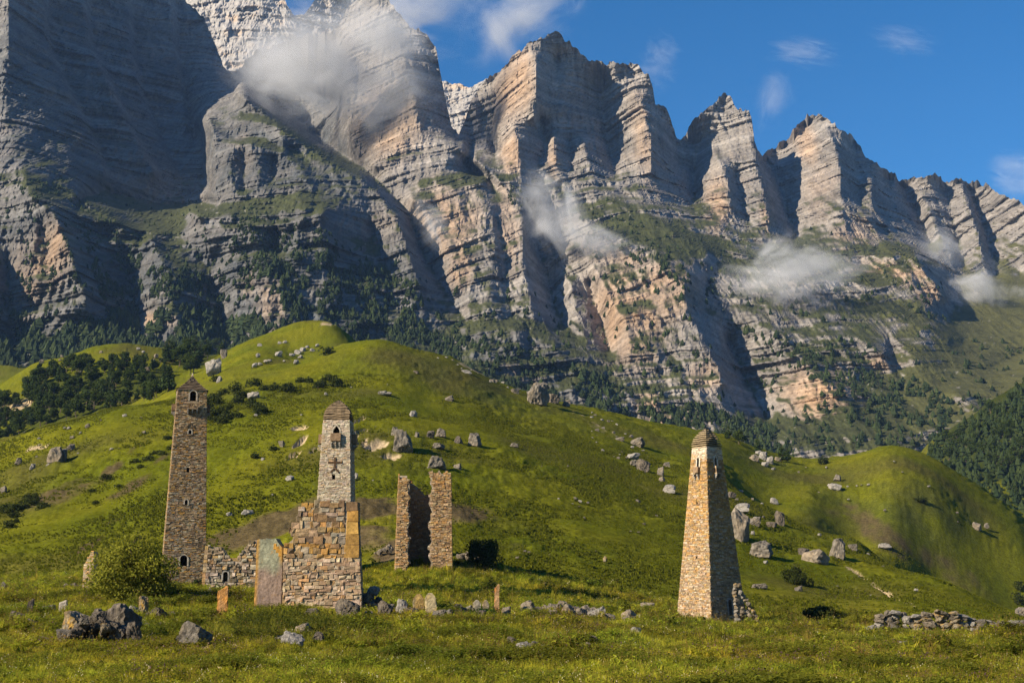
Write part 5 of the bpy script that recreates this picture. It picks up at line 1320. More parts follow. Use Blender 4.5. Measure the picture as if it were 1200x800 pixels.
# ------------------------------------------------------------------ plants
def leaf_cloud(n, blobs, size, cols, seed, up=.3, flat=.6, tri=False):
    """many small leaf faces spread through a crown made of lobes (x, y, z, rx, ry, rz)"""
    r = np.random.default_rng(seed); B = np.array(blobs); vol = (B[:, 3] * B[:, 4] * B[:, 5]) ** .75; k = r.choice(len(B), n, p=vol / vol.sum())
    d = r.normal(size=(n, 3)); d /= np.linalg.norm(d, axis=1, keepdims=True)
    rad = r.uniform(.35, 1.0, n) ** .5
    p = B[k, :3] + d * B[k, 3:6] * rad[:, None]
    nn = fbm(p[:, 0] / (size * 7) + seed, p[:, 1] / (size * 7), p[:, 2] / (size * 7), 3)
    keep = nn > -.22; p = p[keep]; d = d[keep]; nn = nn[keep]; n = len(p)
    nrm = d * .8 + r.normal(size=(n, 3)) * .7 + np.array([0, 0, up]); nrm /= np.linalg.norm(nrm, axis=1, keepdims=True)
    t = np.cross(nrm, r.normal(size=(n, 3))); t /= np.linalg.norm(t, axis=1, keepdims=True) + 1e-9; b = np.cross(nrm, t)
    s = (size * r.uniform(.6, 1.3, n))[:, None]
    c0 = np.array(cols[0]); c1 = np.array(cols[1]); m = r.uniform(0, 1, n)[:, None]; c = mix(c0, c1, m) * r.uniform(.75, 1.25, n)[:, None]
    q = np.stack([p - t * s, p + b * s * flat, p + t * s, p - b * s * flat], 1)
    if tri: q = q[:, :3]; kq = 3
    else: kq = 4
    return q.reshape(-1, 3), np.arange(n * kq).reshape(n, kq), np.repeat(c, kq, 0)
def crown_mesh(name, *a, mat=None, **k):
    v, f, c = leaf_cloud(*a, **k); return mesh(name, v, f, mat or M_LEAF, c)
def limb_mesh(name, h, r0, seed, limbs, col=(.11, .085, .06)):
    r = np.random.default_rng(seed); mb = MB()
    def tube(p0, p1, a, b, n=6):
        p0, p1 = Vector(p0), Vector(p1); d = (p1 - p0).normalized(); t = d.orthogonal().normalized(); s = d.cross(t)
        v = [p0 + (t * math.cos(q) + s * math.sin(q)) * a for q in [2 * math.pi * i / n for i in range(n)]] + [p1 + (t * math.cos(q) + s * math.sin(q)) * b for q in [2 * math.pi * i / n for i in range(n)]]
        mb.add([tuple(x) for x in v], [[i, (i + 1) % n, n + (i + 1) % n, n + i] for i in range(n)], np.array(col) * r.uniform(.8, 1.2))
    z = -.4; p = Vector((0, 0, -.4)); N = 4
    for i in range(N):
        q = Vector((r.normal() * .05 * h, r.normal() * .05 * h, h * (i + 1) / N)); tube(p, q, r0 * (1 - .8 * i / N), r0 * (1 - .8 * (i + 1) / N)); 
        for j in range(limbs):
            a = r.uniform(0, 6.28); l = h * r.uniform(.18, .38); e = q + Vector((math.cos(a) * l, math.sin(a) * l, l * r.uniform(.2, .8))); tube(q, e, r0 * .4 * (1 - .6 * i / N), r0 * .08, 4)
        p = q
    return mb.mesh(name, M_BARK)
# tree kinds (unit: metres, about 10 m high)
def pine_blobs(seed, h=10, w=2.7):
    r = np.random.default_rng(seed); b = []
    for i in range(9):
        t = i / 8; z = h * (.16 + .80 * t); rr = w * (1.05 - .86 * t) * r.uniform(.8, 1.15)
        for j in range(3 if t < .85 else 1):
            a = r.uniform(0, 6.28); o = rr * .5 if t < .85 else 0; b.append((math.cos(a) * o, math.sin(a) * o, z + r.normal() * .25, rr * .72, rr * .72, h * .075))
    return b
def broad_blobs(seed, h=9, w=3.6):
    r = np.random.default_rng(seed); b = []
    for i in range(11):
        a = r.uniform(0, 6.28); q = r.uniform(0, .62) * w; z = h * r.uniform(.35, .82); b.append((math.cos(a) * q, math.sin(a) * q, z, w * r.uniform(.35, .55), w * r.uniform(.35, .55), h * r.uniform(.13, .2)))
    return b
KIND = {'pine': [], 'broad': [], 'shrub': []}
for i in range(4):
    KIND['pine'].append((crown_mesh('pine_crown', 1500, pine_blobs(i), .40, ((.026, .046, .012), (.050, .074, .018)), 300 + i, up=.4, mat=M_NEEDLE), limb_mesh('pine_trunk', 9, .22, i, 2)))
    KIND['broad'].append((crown_mesh('broad_crown', 1500, broad_blobs(i + 9), .42, ((.034, .058, .011), (.066, .090, .018)), 320 + i, mat=M_LEAF), limb_mesh('broad_trunk', 7, .25, i + 7, 3)))
for i in range(3):
    bl_ = [(np.cos(a) * .55, np.sin(a) * .55, .45 + .25 * np.sin(a * 3 + i), .55, .55, .5) for a in np.linspace(0, 6.28, 7)[:-1]] + [(0, 0, .8, .5, .5, .45)]
    KIND['shrub'].append((crown_mesh('shrub_foliage', 420, bl_, .16, ((.030, .045, .009), (.060, .070, .014)), 340 + i), limb_mesh('shrub_stem', .8, .05, i + 15, 2)))
def plant(kind, p, h, w=None, label='', group=None, name=None, cat='tree'):
    cr, tr = random.choice(KIND[kind]); H0 = {'pine': 9.6, 'broad': 8.6, 'shrub': 1.25}[kind]; s = h / H0; sw = s if w is None else w / {'pine': 5.2, 'broad': 7.6, 'shrub': 2.1}[kind]
    e = empty(name or {'pine': 'pine_tree', 'broad': 'leafy_tree', 'shrub': 'shrub'}[kind], p, random.uniform(0, 6.28)); e.scale = (sw, sw, s); tag(e, label, cat, group)
    obj('trunk' if kind != 'shrub' else 'stem', tr, e); obj('crown' if kind != 'shrub' else 'foliage', cr, e); return e
def in_poly(px, py, poly):
    ins = False; j = len(poly) - 1
    for i in range(len(poly)):
        (x1, y1), (x2, y2) = poly[i], poly[j]
        if (y1 > py) != (y2 > py) and px < (x2 - x1) * (py - y1) / (y2 - y1) + x1: ins = not ins
        j = i
    return ins
def wood(n, poly, hpx, kinds, label, group, dmin=48, spacing=0, name=None, cat='tree', wf=None):
    xs = [p[0] for p in poly]; ys = [p[1] for p in poly]; k = 0; tries = 0; got = []
    while k < n and tries < n * 60:
        tries += 1; px, py = random.uniform(min(xs), max(xs)), random.uniform(min(ys), max(ys))
        if not in_poly(px, py, poly) or any(abs(px - a) < spacing and abs(py - b) < spacing * .6 for a, b in got): continue
        p = hit(px, py, dmin); h = random.uniform(*hpx) * p.y / F; kd = random.choice(kinds); got.append((px, py)); k += 1
        plant(kd, p, h, None if wf is None else h * wf * random.uniform(.8, 1.3), (label[kd] if isinstance(label, dict) else label) + ', ' + zone(px, py, xs, ys), group, name, cat)
wood(150, [(-5, 520), (-5, 478), (30, 452), (60, 432), (90, 426), (130, 432), (150, 424), (196, 438), (196, 462), (155, 478), (110, 483), (60, 500)], (13, 24), ['pine', 'broad', 'broad'], {'pine': 'dark conifer in the wood on the left hillside', 'broad': 'dark leafy tree in the wood on the left hillside'}, 'trees of the left hillside wood', 500, 3)
wood(26, [(180, 420), (200, 410), (235, 400), (268, 408), (246, 432), (215, 442)], (15, 26), ['pine', 'broad'], {'pine': 'dark conifer by the pale crag behind the brown tower roof', 'broad': 'dark leafy tree by the pale crag behind the brown tower roof'}, 'trees by the pale crag', 560, 4)
plant('pine', hit(197, 459, 480), 33 * 600 / F, None, 'lone dark conifer standing just left of the brown tower roof')
wood(40, [(1092, 560), (1085, 530), (1120, 510), (1165, 482), (1205, 455), (1205, 600), (1150, 580)], (10, 17), ['pine', 'broad'], {'pine': 'dark conifer on the shaded wooded spur at right', 'broad': 'dark leafy tree on the shaded wooded spur at right'}, 'trees of the right wooded spur', 780, 3)
wood(45, [(1085, 530), (1120, 508), (1165, 478), (1205, 452), (1205, 540), (1130, 548)], (10, 17), ['pine', 'broad'], {'pine': 'dark conifer on the shaded wooded spur at right', 'broad': 'dark leafy tree on the shaded wooded spur at right'}, 'trees of the right wooded spur', 780, 3)
# shrubs on the hills
wood(38, [(232, 470), (300, 450), (345, 440), (400, 438), (395, 450), (340, 462), (300, 490), (240, 500)], (6, 12), ['shrub'], 'small dark shrub in the thicket behind the brown tower', 'shrubs of the hillside thicket', 250, 3, 'shrub', 'shrub', 1.6)
wood(20, [(100, 575), (190, 520), (230, 490), (235, 505), (180, 545), (110, 595)], (4, 8), ['shrub'], 'small dark shrub in the gully left of the brown tower', 'shrubs in the left gully', 200, 3, 'shrub', 'shrub', 1.8)
wood(12, [(0, 600), (40, 580), (55, 600), (0, 625)], (7, 11), ['shrub'], 'dark shrub at the left edge of the slope', 'shrubs at the left edge', 200, 4, 'shrub', 'shrub', 1.8)
for (px, py, h, wd, lab) in ((384, 416, 10, 24, 'wide dark shrub just below the green summit'), (275, 462, 16, 16, 'round dark shrub right of the brown tower roof'), (393, 453, 14, 18, 'round dark shrub right end of the thicket behind the cross tower'), (299, 537, 8, 12, 'dark shrub alone in the grass left of the cross tower'), (697, 472, 24, 20, 'dark conifer clump on the ridge behind the slope'), (320, 528, 7, 14, 'low green shrub left of the cross tower'), (965, 543, 10, 14, 'dark small tree by the pale saddle outcrop'), (1079, 588, 7, 18, 'low dark shrub on the rounded right hill'), (1195, 690, 10, 14, 'dark shrub at the right edge under the bare hill'), (252, 448, 9, 14, 'dark shrub below the large pale crag'), (1193, 705, 12, 16, 'dark bush at the right frame edge')):
    p = hit(px, py, 200); plant('shrub', p, h * p.y / F, wd * p.y / F, lab, None, 'shrub', 'shrub')
wood(9, [(830, 512), (880, 516), (950, 545), (940, 548), (840, 518)], (12, 22), ['broad', 'pine'], {'pine': 'dark conifer along the ridge right of the orange tower roof', 'broad': 'dark leafy tree along the ridge right of the orange tower roof'}, 'trees behind the orange tower roof', 560, 6)
# the big bushes near the ruins
def bush(px, by, wpx, hpx, n, cols, label, depth=None, seed=1, leaf=.11, lobes=16):
    p = hit(px, by) if depth is None else at_depth(px, depth); k = p.y / F; W, H = wpx * k / 2, hpx * k; r = np.random.default_rng(seed); b = []
    for i in range(lobes):
        a = r.uniform(0, 6.28); q = r.uniform(.1, .68); z = r.uniform(.12, .78) * (1 - .55 * q * q); b.append((math.cos(a) * q * W, math.sin(a) * q * W, z * H, W * r.uniform(.26, .42), W * r.uniform(.26, .42), H * r.uniform(.16, .27)))
    e = empty('bush', p); tag(e, label, 'bush'); obj('foliage', crown_mesh('bush_foliage', n, b, leaf, cols, seed), e); 
    m = MB(); obj('stem', limb_mesh('bush_stem', H * .8, .12 * H / 5, seed, 4), e); return e
bush(150, 717, 132, 84, 24000, ((.150, .165, .014), (.245, .235, .028)), 'big round sunlit green bush in front of the brown tower', 120, 3, .135, 24)
bush(568, 644, 50, 40, 5000, ((.030, .048, .009), (.058, .076, .013)), 'dark round bush right of the broken tower', 196, 4, .19, 26)
bush(935, 686, 38, 26, 3000, ((.028, .042, .008), (.055, .066, .012)), 'leafy bush on the right slope throwing a long shadow', None, 5, .2, 12)
bush(963, 731, 58, 24, 4200, ((.030, .042, .008), (.060, .068, .012)), 'low spreading bush in the meadow right of the orange tower', 158, 6, .16, 14)
bush(234, 692, 20, 16, 900, ((.025, .038, .007), (.045, .06, .01)), 'dark small bush between the round bush and the brown tower', 165, 8, .15, 8)
print('rocks and plants built')

# ------------------------------------------------------------------ woods on the mountain: one mass far away
def mountain_woods():
    polys = [([(330, 300), (400, 300), (480, 330), (545, 400), (560, 440), (400, 400), (330, 380)], 1000), ([(90, 240), (120, 250), (165, 300), (175, 390), (130, 380), (110, 330)], 300), ([(262, 255), (390, 262), (400, 320), (290, 330)], 420), ([(160, 300), (270, 330), (270, 400), (170, 390)], 300), ([(-60, 385), (300, 375), (380, 400), (300, 425), (-60, 440)], 900),
             ([(545, 390), (700, 440), (760, 480), (700, 510), (560, 440)], 260), ([(760, 468), (830, 478), (905, 500), (940, 545), (780, 525), (735, 500)], 520), ([(980, 430), (1060, 440), (1120, 470), (1110, 540), (1000, 520)], 260), ([(620, 250), (720, 250), (850, 330), (820, 350), (700, 300)], 120), ([(0, 210), (60, 215), (110, 240), (60, 250)], 60), ([(860, 380), (1000, 410), (1060, 470), (1000, 480)], 120), ([(1100, 400), (1200, 400), (1200, 470), (1100, 500)], 60), ([(580, 205), (620, 230), (625, 260), (600, 240)], 40), ([(-60, 230), (300, 235), (480, 300), (560, 440), (-60, 440)], 700), ([(480, 300), (700, 350), (900, 380), (1100, 420), (1060, 540), (700, 520), (540, 440)], 330), ([(620, 220), (1100, 290), (1110, 400), (700, 340)], 260)]
    V = []; Fc = []; Cc = []; nb = 0; r = np.random.default_rng(99)
    for poly, n in polys:
        xs = [p[0] for p in poly]; ys = [p[1] for p in poly]; k = 0; tries = 0
        while k < n and tries < n * 12:
            tries += 1; px, py = r.uniform(min(xs), max(xs)), r.uniform(min(ys), max(ys))
            if not in_poly(px, py, poly) or float(perlin(px / 22, py / 16, 3.3)) < -.22: continue
            p, nn = mountain_at(px, py)
            k += 1; h = r.uniform(3.5, 8) * (1.1 if py > 300 else .8) * (1.7 if py > 372 and px < 310 else 1); w_ = h * r.uniform(.36, .58); c = mix(np.array([.016, .028, .012]), np.array([.036, .050, .016]), r.random()) * r.uniform(.7, 1.3)
            for t0, t1, q in ((-.1, .55, 1.0), (.18, .84, .95), (.5, 1.0, .6)):
                a0 = r.uniform(0, 6.28); m = 5
                ring = [(p[0] + math.cos(a0 + i * 6.283 / m) * w_ * q * r.uniform(.7, 1.2), p[1] + math.sin(a0 + i * 6.283 / m) * w_ * q * r.uniform(.7, 1.2), p[2] + h * t0 + r.normal() * .3) for i in range(m)]
                V += ring + [(p[0] + r.normal() * .2, p[1], p[2] + h * t1)]; Fc += [[nb + i, nb + (i + 1) % m, nb + m] for i in range(m)]; Cc += [c] * (m + 1); nb += m + 1
    o = obj('mountain_woods', mesh('mountain_woods', np.array(V), np.array(Fc), M_NEEDLE, np.array(Cc))); tag(o, 'dark specks of forest clinging to the lower mountain ledges', 'forest', None, 'stuff')
mountain_woods()
def spur_woods():
    V = []; Fc = []; Cc = []; nb = 0; r = np.random.default_rng(77); poly = [(1085, 560), (1085, 526), (1120, 504), (1165, 474), (1205, 450), (1205, 610), (1150, 590)]; k = 0; tries = 0
    while k < 420 and tries < 6000:
        tries += 1; px, py = r.uniform(1085, 1205), r.uniform(450, 610)
        if not in_poly(px, py, poly): continue
        p = hit(px, py, 760); k += 1; h = r.uniform(5, 9); w_ = h * r.uniform(.34, .5); c = mix(np.array([.016, .028, .010]), np.array([.034, .048, .013]), r.random())
        for t0, t1, q in ((-.1, .55, 1.0), (.25, .85, .85), (.55, 1.0, .5)):
            a0 = r.uniform(0, 6.28); m = 6; ring = [(p.x + math.cos(a0 + i * 6.283 / m) * w_ * q * r.uniform(.7, 1.2), p.y + math.sin(a0 + i * 6.283 / m) * w_ * q * r.uniform(.7, 1.2), p.z + h * t0 + r.normal() * .4) for i in range(m)]
            V += ring + [(p.x + r.normal() * .4, p.y, p.z + h * t1)]; Fc += [[nb + i, nb + (i + 1) % m, nb + m] for i in range(m)]; Cc += [c] * (m + 1); nb += m + 1
    o = obj('spur_woods', mesh('spur_woods', np.array(V), np.array(Fc), M_NEEDLE, np.array(Cc))); tag(o, 'dense dark undergrowth and small trees filling the right wooded spur', 'forest', None, 'stuff')
spur_woods()

# ------------------------------------------------------------------ meadow grass, weeds and flowers (scattered tufts)
def blades(n, h, w_, lean, col0, col1, seed, heads=None, leafy=False):
    r = np.random.default_rng(seed); V = []; Fc = []; C = []
    for i in range(n):
        a = r.uniform(0, 6.28); q = r.uniform(0, .16); x, y = math.cos(a) * q, math.sin(a) * q; hh_ = h * r.uniform(.55, 1.15); d = r.uniform(0, 6.28); l = hh_ * lean * r.uniform(.2, 1.2); t = d + 1.57
        wx, wy = math.cos(t) * w_, math.sin(t) * w_; b = len(V); mx_, my_ = x + math.cos(d) * l * .35, y + math.sin(d) * l * .35; ex, ey = x + math.cos(d) * l, y + math.sin(d) * l
        V += [(x - wx, y - wy, -.05), (x + wx, y + wy, -.05), (mx_ + wx * .8, my_ + wy * .8, hh_ * .6), (mx_ - wx * .8, my_ - wy * .8, hh_ * .6), (ex, ey, hh_)]
        Fc += [[b, b + 1, b + 2, b + 3], [b + 3, b + 2, b + 4]]; c = mix(np.array(col0), np.array(col1), r.random()) * r.uniform(.8, 1.2); C += [c] * 5
        if leafy:
            for k in range(5):
                b = len(V); z = hh_ * r.uniform(.2, 1.0); aa = r.uniform(0, 6.28); s = r.uniform(.05, .11); px_, py_ = mx_ + math.cos(aa) * .07, my_ + math.sin(aa) * .07; dz = r.uniform(-.03, .05)
                V += [(px_, py_, z), (px_ + math.cos(aa + .5) * s, py_ + math.sin(aa + .5) * s, z + dz), (px_ + math.cos(aa) * s * 2, py_ + math.sin(aa) * s * 2, z + dz * 2 - .02), (px_ + math.cos(aa - .5) * s, py_ + math.sin(aa - .5) * s, z + dz)]
                Fc += [[b, b + 1, b + 2, b + 3]]; C += [c * r.uniform(.8, 1.3)] * 4
        if heads and r.random() < heads[1]:
            b = len(V); s = heads[2]; z = hh_ * .98
            V += [(ex - s, ey, z), (ex, ey - s, z), (ex + s, ey, z), (ex, ey + s, z), (ex, ey, z + s * 2.2), (ex, ey, z - s * .6)]
            Fc += [[b, b + 1, b + 4], [b + 1, b + 2, b + 4], [b + 2, b + 3, b + 4], [b + 3, b, b + 4], [b, b + 1, b + 5], [b + 1, b + 2, b + 5], [b + 2, b + 3, b + 5], [b + 3, b, b + 5]]; C += [np.array(heads[0]) * r.uniform(.7, 1.3)] * 6
    m = mesh('tuft', np.array(V), Fc, M_GRASS, np.array(C)); return m
LIB = bpy.data.collections.new('tuft_library')
for nm, m in (('a_grass', blades(16, .34, .014, .55, (.21, .235, .022), (.33, .32, .036), 1)), ('b_grass', blades(14, .46, .013, .45, (.25, .26, .030), (.38, .345, .05), 2)), ('c_weed', blades(7, .42, .008, .4, (.16, .20, .022), (.26, .28, .034), 3, None, True)),
              ('d_dry', blades(10, .55, .008, .4, (.15, .12, .035), (.20, .155, .05), 4, ((.20, .15, .06), .5, .016))), ('e_purple', blades(7, .46, .008, .3, (.110, .130, .018), (.17, .175, .026), 5, ((.17, .10, .20), .40, .022), True)), ('f_white', blades(6, .40, .008, .3, (.12, .14, .018), (.18, .19, .024), 6, ((.55, .53, .46), .6, .022))),
              ('g_dark', blades(9, .5, .011, .6, (.085, .105, .016), (.15, .16, .024), 7, None, True)), ('h_hummock', blades(20, .24, .05, .9, (.135, .155, .012), (.200, .200, .016), 8))):
    o = bpy.data.objects.new(nm, m); LIB.objects.link(o)
def scatter(name, pts, idx, scl, tint, label, cat):
    m = bpy.data.meshes.new(name); m.vertices.add(len(pts)); m.vertices.foreach_set('co', np.asarray(pts, np.float32).ravel())
    for nm, ty, dat in (('pick', 'INT', idx), ('size', 'FLOAT', scl)):
        a = m.attributes.new(nm, ty, 'POINT'); a.data.foreach_set('value', np.asarray(dat, np.int32 if ty == 'INT' else np.float32))
    a = m.attributes.new('rot', 'FLOAT_VECTOR', 'POINT'); rt = np.zeros((len(pts), 3), np.float32); rt[:, 2] = rng.uniform(0, 6.28, len(pts)); rt[:, :2] = rng.normal(0, .12, (len(pts), 2)); a.data.foreach_set('vector', rt.ravel())
    a = m.attributes.new('tint', 'FLOAT_COLOR', 'POINT'); c = np.ones((len(pts), 4), np.float32); c[:, :3] = tint; a.data.foreach_set('color', c.ravel())
    m.update(); o = obj(name, m); tag(o, label, cat, None, 'stuff')
    g = bpy.data.node_groups.new(name + '_scatter', 'GeometryNodeTree'); g.interface.new_socket('Geometry', in_out='INPUT', socket_type='NodeSocketGeometry'); g.interface.new_socket('Geometry', in_out='OUTPUT', socket_type='NodeSocketGeometry')
    N = g.nodes.new; K = g.links.new; gi = N('NodeGroupInput'); go = N('NodeGroupOutput'); ci = N('GeometryNodeCollectionInfo'); ci.inputs['Collection'].default_value = LIB; ci.inputs['Separate Children'].default_value = True; ci.inputs['Reset Children'].default_value = True
    ip = N('GeometryNodeInstanceOnPoints'); ip.inputs['Pick Instance'].default_value = True
    def at(nm, ty):
        n = N('GeometryNodeInputNamedAttribute'); n.data_type = ty; n.inputs['Name'].default_value = nm; return n.outputs[0]
    K(gi.outputs[0], ip.inputs['Points']); K(ci.outputs[0], ip.inputs['Instance']); K(at('pick', 'INT'), ip.inputs['Instance Index']); K(at('size', 'FLOAT'), ip.inputs['Scale'])
    e = N('FunctionNodeEulerToRotation'); K(at('rot', 'FLOAT_VECTOR'), e.inputs[0]); K(e.outputs[0], ip.inputs['Rotation']); K(ip.outputs[0], go.inputs[0])
    md = o.modifiers.new('scatter', 'NODES'); md.node_group = g; return o
def spread(n, y0, y1, pw=1.0, marg=.45):
    Y = np.sqrt(rng.uniform(y0 ** 2, y1 ** 2, n)); X = rng.uniform(-marg, marg, n) * Y
    return X, Y
def terrain_tufts():
    X = []; Y = []
    for n, a, b in ((46000, 44, 80), (44000, 80, 128), (30000, 128, 200)):
        x, y = spread(n, a, b); X.append(x); Y.append(y)
    X = np.concatenate(X); Y = np.concatenate(Y); Z = ground_z(X, Y)
    Z = Z + .30 * fbm(X / 16, Y / 22, 0.5, 3) + .16 * fbm(X / 2.2, Y / 3.0, Z / 2.5, 3, .6)
    zone = fbm(X / 7, Y / 10, 21.0, 3); zone2 = fbm(X / 11, Y / 16, 41.0, 3); u = rng.uniform(0, 1, len(X)) 
    idx = np.where(u < .36, 0, np.where(u < .60, 1, np.where(u < .80, 2, np.where(u < .87, 3, np.where(u < .90, 5, 6)))))
    idx = np.where((zone2 > .16) & (rng.uniform(0, 1, len(X)) < .16), 4, idx)
    idx = np.where((zone > .22) & (rng.uniform(0, 1, len(X)) < .6), 6, idx); idx = np.where((zone < -.2) & (rng.uniform(0, 1, len(X)) < .6), 1, idx)
    s = rng.uniform(.7, 1.5, len(X)) * (1 + .7 * np.clip(zone, -.5, .8)) * mix(.85, 1.25, smooth(60, 150, Y))
    tall = smooth(.12, .4, fbm(X / 3.2, Y / 5.0, 131.0, 3)); s = s * (1 + .8 * tall * smooth(52, 72, Y)); idx = np.where((tall > .5) & (rng.uniform(0, 1, len(X)) < .5), 2, idx); idx = np.where((tall > .5) & (rng.uniform(0, 1, len(X)) < .15), 3, idx)
    t = 1.28 + .6 * fbm(X / 4, Y / 7, 51.0, 3) + .35 * fbm(X / 14, Y / 22, 91.0, 2); tint = np.stack([t * (1.04 + .30 * zone2), t * .98, t * .7], -1)
    scatter('meadow_grass', np.stack([X, Y, Z], -1), idx, s, tint, 'tall summer grass, weeds and small purple flowers filling the meadow', 'grass')
    # hummocky pasture on the slopes
    x, y = spread(90000, 190, 480, marg=.43); z = ground_z(x, y); px_, py_ = to_px(x, y, z)
    soil = pix_mask(px_, py_, [(330, 612, 85, 17, -22, 1.2), (440, 595, 40, 20, 0, .9), (470, 640, 40, 12, -20, 1.0), (545, 600, 45, 16, 5, .75), (440, 522, 20, 9, -5, 1.3), (351, 515, 20, 22, 0, 1), (458, 534, 16, 7, 0, 1)])
    k = (rng.uniform(0, 1, len(x)) > soil * 1.2) & (fbm(x / 22, y / 30, 61.0, 3) > -.28); x, y, z = x[k], y[k], z[k]
    ra = np.array(ROCKS); rr = np.repeat(ra, 14, 0); th = rng.uniform(math.pi * .9, math.pi * 2.1, len(rr)); ex = rr[:, 0] + np.cos(th) * rr[:, 2] * .58; ey = rr[:, 1] + np.sin(th) * rr[:, 2] * .55; keep_ = ey > 46
    x = np.concatenate([x, ex[keep_]]); y = np.concatenate([y, ey[keep_]]); z = ground_z(x, y)
    s = rng.uniform(.7, 1.9, len(x)) * (.7 + .6 * smooth(-.2, .4, fbm(x / 40, y / 60, 71.0, 2))); idx = np.full(len(x), 7); t = .95 + .24 * fbm(x / 8, y / 12, 81.0, 3)
    scatter('hill_grass', np.stack([x, y, z - .05], -1), idx, s, np.stack([t, t, t], -1), 'hummocky grazed grass covering the green slopes', 'grass')
terrain_tufts()
print('grass built')
# thick tussocks before the ruin
def tussock():
    p = []
    for i in range(900):
        px = random.gauss(335, 40); py = random.gauss(741, 7); q = hit(px, py); p.append(q[:])
    p = np.array(p); n = len(p); scatter('tall_tussock', p, np.where(rng.uniform(0, 1, n) < .7, 1, 6), rng.uniform(1.2, 2.2, n), np.ones((n, 3)) * .75, 'taller dark tussock grass growing before the ochre ruin', 'grass')
tussock()

# ------------------------------------------------------------------ drifting mist and small clouds
def cloud_material(name, dens, seed, scale, soft=.85, col=(.86, .88, .92), streak=1.0):
    m = bpy.data.materials.new(name); m.use_nodes = True; t = m.node_tree; t.nodes.clear(); N = t.nodes.new; K = t.links.new
    out = N('ShaderNodeOutputMaterial'); pv = N('ShaderNodeVolumePrincipled'); pv.inputs['Color'].default_value = (*col, 1); pv.inputs['Anisotropy'].default_value = -.1
    tc = N('ShaderNodeTexCoord'); ln = N('ShaderNodeVectorMath'); ln.operation = 'LENGTH'; K(tc.outputs['Object'], ln.inputs[0])
    ad = N('ShaderNodeVectorMath'); ad.operation = 'ADD'; sk = N('ShaderNodeVectorMath'); sk.operation = 'MULTIPLY'; sk.inputs[1].default_value = (1, 1, streak); K(tc.outputs['Object'], sk.inputs[0]); K(sk.outputs[0], ad.inputs[0]); ad.inputs[1].default_value = (seed, seed * .7, 0)
    no = N('ShaderNodeTexNoise'); no.inputs['Scale'].default_value = scale; no.inputs['Detail'].default_value = 6; no.inputs['Roughness'].default_value = .62; no.inputs['Distortion'].default_value = .9; K(ad.outputs[0], no.inputs['Vector'])
    def M(op, a, b):
        n = N('ShaderNodeMath'); n.operation = op
        for i, x in enumerate((a, b)):
            if isinstance(x, (int, float)): n.inputs[i].default_value = x
            else: K(x, n.inputs[i])
        return n.outputs[0]
    fall = M('SUBTRACT', 1.0, ln.outputs['Value'])                       # 1 in the middle, 0 at the hull
    v = M('ADD', M('MULTIPLY', fall, 1.35), M('MULTIPLY', M('SUBTRACT', no.outputs['Fac'], .60), 3.6))
    mr = N('ShaderNodeMapRange'); mr.interpolation_type = 'SMOOTHSTEP'; mr.inputs['From Min'].default_value = 0; mr.inputs['From Max'].default_value = soft * 1.6; K(v, mr.inputs['Value'])
    ed = N('ShaderNodeMapRange'); ed.interpolation_type = 'SMOOTHSTEP'; ed.inputs['From Max'].default_value = .6; K(fall, ed.inputs['Value'])
    K(M('MULTIPLY', M('MULTIPLY', mr.outputs[0], ed.outputs[0]), dens), pv.inputs['Density']); K(pv.outputs[0], out.inputs['Volume']); return m
def cloud(px, py, rx, ry, Y, dy, tau, label, rot=0, seed=1, scale=1.6, name='mist_cloud', soft=.85):
    p = P(px, py, Y); k = Y / F; v, f = ICO[3]
    m = mesh(name, v, f, cloud_material(name, tau * (.9 if name == 'sky_cloud' else 1.12) / (dy * 1.1), seed, scale, soft, streak=2.2 if name == 'sky_cloud' else .9)); o = obj(name, m, None, p); o.scale = (rx * k, dy, ry * k); o.rotation_euler = (0, R(rot), 0); tag(o, label, 'cloud', None)
    return o
cloud(390, 74, 185, 125, 2050, 110, 4.2, 'large grey mist bank hiding the cliff top left of the tall rock tower', 8, 1.3, 2.0)
cloud(318, 70, 70, 70, 2250, 70, 1.6, 'left fringe of the big mist bank over the dark recess', 0, 29.3, 1.4)
cloud(360, 96, 130, 74, 2030, 70, 2.4, 'lower fold of the big mist bank between the dark wall and the tall rock tower', 14, 37.9, 1.7)
cloud(438, 34, 140, 84, 2040, 60, 2.2, 'mist drifting over the head of the tall rock tower', 12, 31.7, 1.4)
cloud(480, 5, 140, 66, 2350, 80, 1.7, 'thin mist veil above the tall rock tower', -5, 4.1, 1.5)
cloud(612, 20, 120, 72, 2300, 70, 1.9, 'mist plume rising over the highest central peak', -35, 7.7, 1.3)
cloud(650, 248, 62, 84, 1730, 50, 2.6, 'mist curling up the dark gully at the middle of the cliffs', -22, 2.6, 1.6)
cloud(700, 282, 90, 38, 1700, 40, 1.6, 'thin lower tail of mist on the middle cliffs', 28, 9.2, 1.6)
cloud(930, 318, 135, 62, 1650, 60, 3.0, 'flat mist bank lying across the right middle cliffs', -6, 5.5, 2.1)
cloud(1155, 338, 72, 48, 1880, 50, 2.4, 'mist patch at the far right below the comb of ribs', 20, 3.4, 1.5)
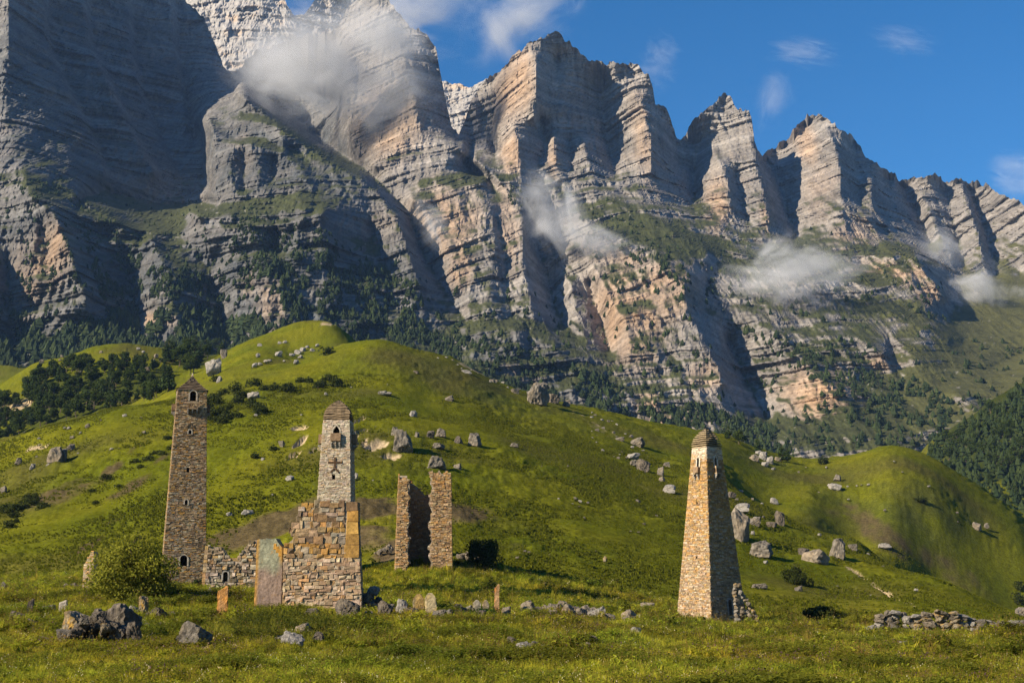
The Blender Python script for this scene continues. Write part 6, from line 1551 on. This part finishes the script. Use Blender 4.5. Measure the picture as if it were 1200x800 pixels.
cloud(1108, 290, 60, 34, 1960, 40, 1.2, 'small mist streak rising left of the far right mist patch', 40, 8.4, 1.5)
cloud(508, 262, 34, 54, 1620, 30, 1.1, 'faint mist in the dark gully left of the big orange cliff', -30, 6.1, 1.6)
cloud(942, 62, 66, 32, 4200, 60, 0.40, 'small wispy white cloud in the blue sky over the sharp peak', 8, 11.0, 1.9, 'sky_cloud', .8)
cloud(1062, 48, 64, 30, 4200, 60, 0.25, 'faintest wisp of cloud in the upper right sky', 12, 13.0, 2.0, 'sky_cloud', .8)
cloud(772, 74, 40, 60, 3600, 60, 0.30, 'thin upright wisp of cloud right of the central peaks', 20, 17.0, 1.9, 'sky_cloud', .8)
cloud(1196, 204, 56, 46, 4200, 120, 0.50, 'soft cloud at the right edge of the sky above the comb ridge', 15, 19.0, 1.5, 'sky_cloud', .6)
cloud(905, 118, 36, 60, 2700, 60, .35, 'faint haze plume beside the pointed pale peak', 10, 23.0, 1.5)
print('clouds built'); print('TRIS', sum(sum(len(p.vertices) - 2 for p in m.polygons) if len(m.polygons) < 60000 else len(m.polygons) * 2 for m in bpy.data.meshes))

# ------------------------------------------------------------------ the air of the valley
def haze():
    x0, x1, y0, y1, z0, z1 = -4300, 4300, -3600, 3600, -260, 1420
    v = [(x, y, z) for z in (z0, z1) for y in (y0, y1) for x in (x0, x1)]
    m = bpy.data.materials.new('valley_air'); m.use_nodes = True; t = m.node_tree; t.nodes.clear()
    out = t.nodes.new('ShaderNodeOutputMaterial'); pv = t.nodes.new('ShaderNodeVolumePrincipled'); pv.inputs['Color'].default_value = (.30, .52, 1.0, 1); pv.inputs['Density'].default_value = HAZE_DENSITY
    t.links.new(pv.outputs[0], out.inputs['Volume'])
    o = obj('haze', mesh('haze', np.array(v, float), np.array([[0, 2, 3, 1], [4, 5, 7, 6], [0, 1, 5, 4], [2, 6, 7, 3], [0, 4, 6, 2], [1, 3, 7, 5]]), m)); o['kind'] = 'stuff'
HAZE_DENSITY = 0.000032
haze()
